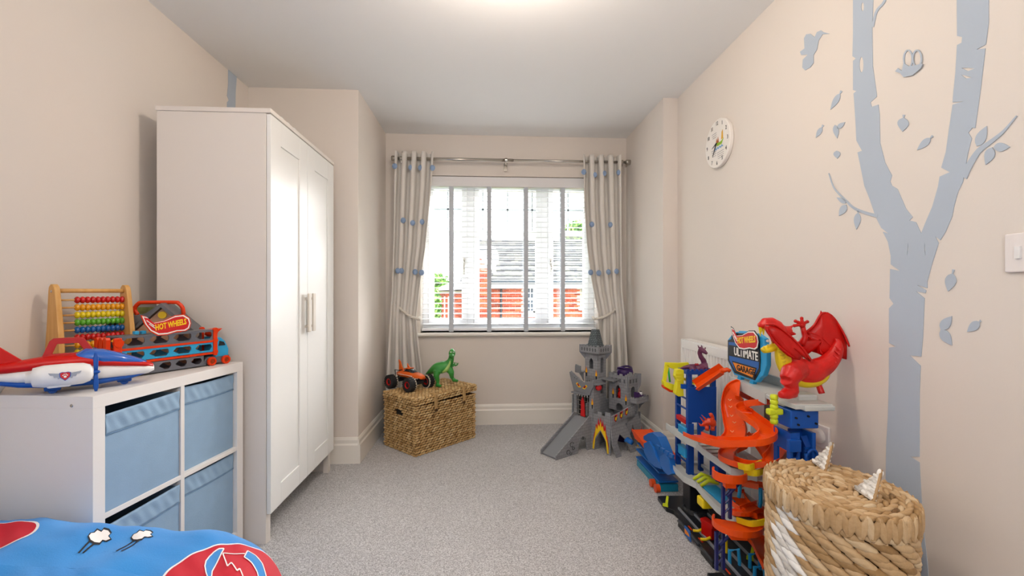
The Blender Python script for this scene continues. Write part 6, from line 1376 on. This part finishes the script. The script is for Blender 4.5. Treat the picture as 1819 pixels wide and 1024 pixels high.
sprism([(1296, 608), (1348, 612), (1350, 641), (1349, 655), (1341, 670), (1308, 660), (1297, 640)], .001, -.0036, PRINTB, 'sign_blue')
sprism([(1297, 613), (1351, 622), (1352, 644), (1296, 632)], .001, -.0044, PRINTK, 'sign_band')
sprism([(1302, 641), (1346, 654), (1341, 674), (1309, 661)], .001, -.0044, PRINTK, 'sign_plate_edge'); sprism([(1304, 644), (1344, 656), (1339, 671), (1311, 659)], .001, -.0052, PRINTO, 'sign_plate')
def sc_(px, py, dx): v = PX(px, py, SX + dx); return v
UU = (0, -1, 0); VV = (0, 0, 1)
text('lettering', 'ULTIMATE', .048, sc_(1324, 629.5, -.006), (0, -1, .0), VV, PRINTW, sgn, th=.0006, sx=.78, off=.001)
text('lettering', 'GARAGE', .034, sc_(1324, 658, -.0064), (0, -1, -.0), VV, PRINTK, sgn, th=.0006, sx=.98, off=.0008)
logo(sgn, sc_(1323, 603.5, -.007), UU, VV, .165, .002, PRINTK)
for (a, b) in (((1318, 660, 1.86), (1304, 676, 1.90)), ((1340, 672, 1.78), (1334, 683, 1.79))):
    p, q = Vector(PX(a[0], a[1], SX + .01)), None; k = MB(); e = Vector((SX + .01, p.y + .02, TZ)); k.prism([(-.012, 0), (.012, 0), (.024, -(p.z - TZ)), (-.0, -(p.z - TZ))], p, (0, 1, 0), (0, 0, 1), .018); k.build('sign_leg', SKY, gr, bev=.002)

# ================================================================== YELLOW TOY CRANE hung on the far tower
yc = PY(1205, 705, 2.16); cr_ = thing('toy_excavator', 'yellow toy excavator arm with green strut hooked on the far garage tower', 'toy excavator', (yc.x, yc.y, yc.z)); YG = plastic('lemon_plastic', 'e8e02a', .45); Yc = 2.20
Q = lambda px, py, dy=0: PY(px, py, Yc + dy)
def flat(name, pts, m_, th, dy=0, bev=.002):
    k = MB(); o = Q(*pts[0], dy); k.prism([((Q(x, y, dy) - o).x, (Q(x, y, dy) - o).z) for x, y in pts], o, (1, 0, 0), (0, 0, 1), th); return k.build(name, m_, cr_, bev=bev)
flat('boom', [(1181, 644), (1204, 645), (1222, 644), (1225, 650), (1208, 656), (1196, 656), (1185, 652)], YG, .012)
flat('stick', [(1181, 644), (1188, 650), (1184, 672), (1182, 682), (1176, 680), (1180, 655)], YG, .012)
flat('bucket', [(1176, 676), (1186, 680), (1199, 684), (1200, 692), (1191, 693), (1178, 686)], YG, .03); flat('bucket_lip', [(1176, 684), (1191, 690), (1200, 692), (1199, 698), (1188, 696), (1177, 689)], ORANGE, .028, .002)
MB().cyl(Q(1187, 654), Q(1190, 679), .005, 8).build('green_strut', plastic('bright_green', '2cb553'), cr_, smooth=True)
flat('cab_block', [(1199, 657), (1205, 655), (1213, 657), (1213, 672), (1212, 690), (1213, 703), (1203, 704), (1197, 699), (1198, 690), (1201, 676), (1197, 668)], YG, .032, -.06, .004)
for y in (664, 670, 676): MB().cyl(Q(1200, y, -.09), Q(1212, y, -.09), .0022, 6).build('rib', YG, cr_)
flat('blue_clip', [(1208, 682), (1232, 684), (1232, 692), (1208, 690)], BLUE, .03, -.07)

# ================================================================== PURPLE DRAGON figure on the tower
VIO = mat('toy_maroon_purple', '5a2347', .35, bump=.3, bscale=120, c2='6d2d50', vscale=30); Yv = 2.15; vq = PY(1240, 661, Yv); vd = thing('dragon_figure', 'small dark purple toy dragon sitting on top of the blue tower', 'toy dragon', (vq.x, Yv, .728))
V_ = lambda px, py, dy=0: PY(px, py, Yv + dy) + Vector((0, 0, .0))
k = MB(); k.tube([V_(1207, 656, .02), V_(1215, 653.5, .01), V_(1225, 652, .0), V_(1235, 654, 0), V_(1243, 655, -.01)], [.004, .008, .013, .020, .020], 12)
k.tube(bez([V_(1243, 656, -.01), V_(1250, 650, -.01), V_(1250, 642, -.01), V_(1245, 634, -.01), V_(1243, 626, -.01), V_(1248, 621, -.02)], 4), [.020, .019, .019, .018, .017, .015, .014, .013, .013, .013, .012, .012, .012, .011, .011, .011, .011, .012, .012, .012, .012][:21], 12)
k.tube([V_(1243, 620, -.01), V_(1250, 624, -.03), V_(1256, 629, -.045)], [.013, .012, .006], 10)
for (a, b) in (((1243, 620), (1239, 613)), ((1247, 619), (1246, 613)), ((1252, 620), (1254, 617))): k.tube([V_(*a), V_(*b)], [.006, .002], 6)
k.ball(V_(1231, 657, -.02), (.017, .02, .017)); k.ball(V_(1246, 659, -.03), (.017, .02, .013)); k.ball(V_(1253, 660, -.02), (.012, .02, .010)); k.tube([V_(1231, 657, -.02), V_(1230, 662, -.03)], [.012, .010], 8)
k.tube([V_(1254, 646, -.02), V_(1256, 654, -.03), V_(1257, 661, -.03)], [.008, .007, .008], 8); k.build('body', VIO, vd, remesh=.003, smoothit=2)
for px in (1236, 1239): MB().ball(V_(px, 648, -.012), (.006, .006, .006), 8, 6).build('red_spot', mat('toy_red_dark', 'a3202e', .35), vd, smooth=True)

# ================================================================== SMALL ORANGE-RED DRAGON on the upper deck
sq = PY(1258, 760, 1.93); sdn = thing('small_dragon', 'small orange-red toy dragon with spikes on the upper deck of the garage', 'toy dragon', (sq.x, sq.y, .41)); OD = mat('toy_orange_red', 'd2431c', .35, bump=.2, bscale=150)
W_ = lambda px, py, dy=0: PY(px, py, 1.93 + dy)
k = MB(); k.tube([W_(1246, 757), W_(1252, 752), W_(1259, 749), W_(1266, 752), W_(1268, 757)], [.003, .008, .016, .018, .012], 10); k.tube([W_(1265, 750), W_(1266, 742), W_(1263, 737), W_(1262, 734)], [.011, .008, .009, .004], 8)
for (a, b) in (((1252, 752), (1243, 741)), ((1256, 748), (1246, 737)), ((1246, 757), (1241, 752)), ((1264, 737), (1258, 735)), ((1258, 757), (1248, 758))): k.tube([W_(*a), W_(*b)], [.006, .0015], 6)
k.build('body', OD, sdn, remesh=.0025, smoothit=1)
MB().cyl(W_(1266, 758), W_(1266, 765), .01, 8).build('leg', OD, sdn, smooth=True); MB().cyl(W_(1256, 757), W_(1256, 765), .009, 8).build('leg', OD, sdn, smooth=True)

# ================================================================== RED DRAGON
RD = mat('dragon_red', 'dc1208', .4, bump=.3, bscale=140, var=.2, vscale=18); YB2 = mat('dragon_yellow', 'efd315', .4, bump=.1); Yd = 1.53
dq = PY(1415, 704, Yd); dr = thing('red_dragon', 'large red toy dragon with raised wings and yellow belly on the near garage tower', 'toy dragon', (dq.x, Yd, .724))
E = lambda px, py, dy=0: PY(px, py, Yd + dy)
k = MB()
rad_ = lambda T: [q.x for q in bez([(r, 0, 0) for r in T], 5)]
bp = bez([E(1388, 607, 0), E(1393, 622, 0), E(1400, 638, 0), E(1410, 652, .0), E(1424, 660, .0), E(1440, 661, 0), E(1454, 655, 0), E(1468, 647, 0), E(1480, 634, 0), E(1487, 620, 0), E(1488, 608, 0), E(1483, 602, 0)], 5)
k.tube(bp, rad_([.020, .026, .034, .042, .046, .044, .038, .032, .026, .020, .012, .004]), 16)
k.tube(bez([E(1395, 620, 0), E(1386, 606, 0), E(1382, 592, 0), E(1378, 584, 0)], 4), rad_([.028, .028, .03, .030])[:13], 14)
k.ball(E(1380, 590), (.030, .032, .026)); k.tube([E(1380, 584, 0), E(1368, 577, 0), E(1358, 576, 0), E(1351, 580, 0)], [.028, .027, .022, .012], 12); k.ball(E(1362, 577, -.014), (.012, .012, .010)); k.ball(E(1353, 578), (.012, .02, .010))
# thigh, shin, foot (near) and far leg
k.tube([E(1420, 655, -.02), E(1406, 664, -.045), E(1399, 676, -.05)], [.034, .036, .026], 14); k.tube([E(1398, 674, -.05), E(1408, 686, -.045), E(1408, 697, -.04)], [.026, .019, .020], 12)
k.tube([E(1412, 700, -.035), E(1398, 700, -.05), E(1386, 702, -.06)], [.014, .019, .012], 12); k.ball(E(1402, 697, -.045), (.03, .022, .016))
k.tube([E(1446, 668, .0), E(1454, 684, .0), E(1460, 700, -.01)], [.018, .010, .011], 10); k.tube([E(1440, 682, .03), E(1430, 684, .05)], [.012, .008], 8)
# crest
for (a, b, r_) in (((1392, 586), (1404, 580), .014), ((1396, 590), (1409, 578), .012), ((1400, 592), (1414, 594), .013), ((1390, 582), (1388, 577), .010), ((1384, 579), (1380, 575), .008)): k.tube([E(*a, .01), E(*b, .015)], [r_, .003], 8)
k.ball(E(1392, 588, .005), (.028, .03, .018))
k.build('body', RD, dr, remesh=.0042, smoothit=2)
# spine plates
for (px, py) in ((1424, 640), (1432, 643), (1450, 644), (1458, 640), (1465, 636)): MB().tube([E(px, py + 4, .0), E(px + 1, py - 5, .0)], [.010, .002], 6, flat=.5).build('spine_plate', RD, dr)
for (px, py) in ((1474, 655), (1480, 650), (1485, 644), (1489, 637), (1491, 629), (1492, 621)): MB().tube([E(px - 8, py - 6, -.02), E(px - 1, py, -.028), E(px, py, -.0)], [.003, .004, .004], 6).build('tail_plate', RD, dr)
# belly
k = MB(); k.tube(bez([E(1384, 608, -.012), E(1388, 622, -.014), E(1392, 640, -.012), E(1398, 655, -.01), E(1412, 668, .0), E(1428, 672, .0), E(1446, 671, 0), E(1460, 664, 0), E(1468, 655, 0)], 5), rad_([.016, .022, .026, .026, .030, .034, .032, .026, .010])[:41], 14); k.build('yellow_belly', YB2, dr, smooth=True)
for i in range(8):
    t = i / 7; px, py = 1381 + 11 * t, 614 + 40 * t; MB().tube([E(px - 2, py, -.022), E(px + 4, py + 1, -.036), E(px + 9, py - 2, -.034)], .0022, 6).build('belly_crease', mat('dragon_gold', 'd9b90f', .4), dr, smooth=True)
k = MB(); k.tube(bez([E(1388, 612, 0), E(1378, 616, 0), E(1366, 620, 0), E(1356, 623, 0)], 4), rad_([.026, .022, .020, .011])[:13], 12, flat=.6); k.tube([E(1376, 612, 0), E(1384, 602, .01)], [.012, .014], 8); k.build('lower_jaw', YB2, dr, smooth=True)
for (px, py, ty, dy) in ((1352, 584, 591, -.012), (1350, 582, 598, -.004), (1356, 585, 596, -.014)): MB().tube([E(px, py, dy), E(px + .5, ty, dy)], [.005, .001], 7).build('fang', YB2, dr)
for (px, py) in ((1357, 622), (1364, 619)): MB().tube([E(px, py, -.012), E(px - .5, py - 7, -.012)], [.004, .001], 7).build('fang', YB2, dr)
for s in (-1, 1): MB().ball(E(1365, 606 - 18, .026 * s), (.006, .004, .006), 10, 8).build('eye', PRINTW, dr, smooth=True)
MB().ball(E(1364, 606, -.012), (.006, .004, .005), 10, 8).build('jaw_rivet', PRINTW, dr, smooth=True)
# wings: thin membranes with ribs
def wing(outline, dys, name, ribs):
    k = MB(); c = Vector((0, 0, 0)); pts = [E(x, y, d) for (x, y), d in zip(outline, dys)]
    ctr = sum(pts, Vector()) / len(pts) + Vector((.0, -.006, 0)); n_ = len(pts); rings = [pts, [p.lerp(ctr, .4) + Vector((0, -.003, 0)) for p in pts], [p.lerp(ctr, .75) + Vector((0, -.004, 0)) for p in pts]]
    vs = [v for r in rings for v in r] + [ctr]; fs = [(r * n_ + i, r * n_ + (i + 1) % n_, (r + 1) * n_ + (i + 1) % n_, (r + 1) * n_ + i) for r in range(2) for i in range(n_)] + [(2 * n_ + i, 2 * n_ + (i + 1) % n_, 3 * n_) for i in range(n_)]
    k.add(vs, fs); o = k.build(name, RED, dr, smooth=True, solid=.004)
    for r in ribs: MB().tube(bez([E(*q) for q in r], 5), .0035, 7).build('wing_rib', RED, o, smooth=True)
W1 = [(1432, 588), (1440, 582), (1450, 571), (1455, 562), (1458, 552), (1460, 556), (1470, 555), (1478, 560), (1488, 574), (1498, 592), (1510, 616), (1508, 622), (1506, 634), (1503, 639), (1492, 636), (1486, 640), (1474, 640), (1464, 634), (1452, 628), (1440, 624), (1432, 632), (1424, 632), (1416, 622), (1412, 610), (1420, 606), (1431, 606), (1430, 594)]
wing(W1, [.05 - .0005 * (x - 1412) for x, y in W1], 'far_wing', [[(1432, 590, .035), (1446, 578, .03), (1460, 557, .025), (1478, 562, .02), (1496, 588, .005), (1509, 616, -.01)], [(1434, 590, .035), (1460, 600, .02), (1478, 622, .01), (1484, 640, .005)], [(1432, 594, .035), (1450, 610, .03), (1462, 632, .02)]])
W2 = [(1360, 577), (1368, 575), (1378, 577), (1392, 586), (1408, 600), (1422, 614), (1434, 628), (1441, 638), (1438, 643), (1430, 636), (1424, 634), (1420, 640), (1410, 638), (1398, 632), (1384, 620), (1376, 608), (1368, 600), (1362, 592), (1358, 584)]
wing(W2, [-.055 - .0003 * (x - 1360) for x, y in W2], 'near_wing', [[(1361, 577, -.062), (1378, 578, -.066), (1400, 594, -.072), (1424, 618, -.078), (1440, 640, -.082)], [(1362, 584, -.062), (1370, 600, -.066), (1386, 618, -.07), (1410, 636, -.074)]])
# raised claw hand
k = MB(); k.tube([E(1424, 612, .02), E(1430, 600, .03), E(1428, 590, .03), E(1426, 582, .03)], [.012, .011, .009, .009], 8); k.ball(E(1425, 578, .03), (.012, .008, .011))
for (px, py) in ((1411, 579), (1413, 571), (1424, 566), (1434, 572)): k.tube([E(1425, 578, .03), E((1425 + px) / 2, (578 + py) / 2 - 1, .03), E(px, py, .03)], [.007, .006, .005], 7); k.ball(E(px, py, .03), .0062, 8, 6)
k.build('clawed_hand', RED, dr, smooth=True)

# ================================================================== BLUE TOY on the floor at the far end of the garage
bo = PZ(1185, 838, 0); bt = thing('dragon_launcher', 'bright blue crocodile-shaped toy track launcher on the carpet left of the garage tower', 'toy launcher', (1.0, 2.62, 0)); BB = plastic('vivid_blue_plastic', '1668bd')
ly = [PZ(1160, 815, 0), PZ(1202, 850, 0)]
bY = lambda px, py, X=.96: PX(px, py, X)
def bflat(name, pts, m_, th, X, bev=.003):
    return MB().prism([(-bY(x, y, X).y, bY(x, y, X).z) for x, y in pts], (X, 0, 0), (0, -1, 0), (0, 0, 1), th).build(name, m_, bt, bev=bev)
bflat('head', [(1150, 775), (1158, 770), (1166, 768), (1176, 776), (1183, 792), (1188, 806), (1190, 822), (1182, 818), (1174, 806), (1168, 790), (1158, 786), (1150, 781)], BB, .05, .955)
bflat('jaw', [(1151, 788), (1160, 784), (1168, 794), (1174, 812), (1182, 824), (1184, 834), (1172, 830), (1160, 820), (1152, 804)], BB, .055, .945)
bflat('front_leg', [(1176, 812), (1186, 806), (1194, 816), (1196, 834), (1200, 842), (1192, 845), (1184, 838), (1178, 828)], BB, .03, .925)
for i, px in enumerate((1166, 1174, 1182, 1190)): bflat('scale_plate', [(px, 790 + i * 5), (px + 7, 794 + i * 5), (px + 6, 800 + i * 5), (px - 1, 797 + i * 5)], BB, .012, .915, .002)
k = MB(); p0 = PZ(1152, 806, .10); k.tube([(.945, 2.86, .125), (.93, 2.90, .13), (.925, 2.93, .115)], [.016, .018, .012], 10); k.build('snout_horn', BB, bt, smooth=True)
for (y0, y1, z) in ((2.42, 2.80, .05), (2.42, 2.80, .10), (2.42, 2.78, .145)):
    MB().b2((.95, y0, z), (1.06, y1, z + .010), .002).build('inner_shelf', BB, bt)
MB().b2((.955, 2.42, .0), (1.06, 2.80, .04), .004).build('lower_body', plastic('teal_plastic', '1d8fb0'), bt)
for s in (0, 1):
    poly = [(2.40, .155), (2.44, .165), (2.50, .158), (2.56, .172), (2.62, .165), (2.70, .178), (2.80, .172), (2.84, .198), (2.86, .20), (2.86, .215), (2.80, .214), (2.70, .205), (2.40, .182)]
    MB().prism([(-a, b) for a, b in poly], (.945 + .12 * s, 0, 0), (0, -1, 0), (0, 0, 1), .006).build('track_side', TRK, bt)
MB().sweep([(1.005, 2.86, .205), (1.005, 2.70, .188), (1.005, 2.40, .165)], [(-.058, 0), (.058, 0), (.058, .005), (-.058, .005)]).build('launch_track', TRK, bt)
for y in (2.48, 2.55): MB().lathe([(0, -.012), (.022, -.012), (.022, .012), (0, .012)], (.94, y - .06, .022), 18, 'x').build('wheel', plastic('wheel_orange', 'e0501a'), bt)
MB().b2((.97, 2.62, .205), (.995, 2.66, .225), .003).build('pale_stud', PRINTY, bt)
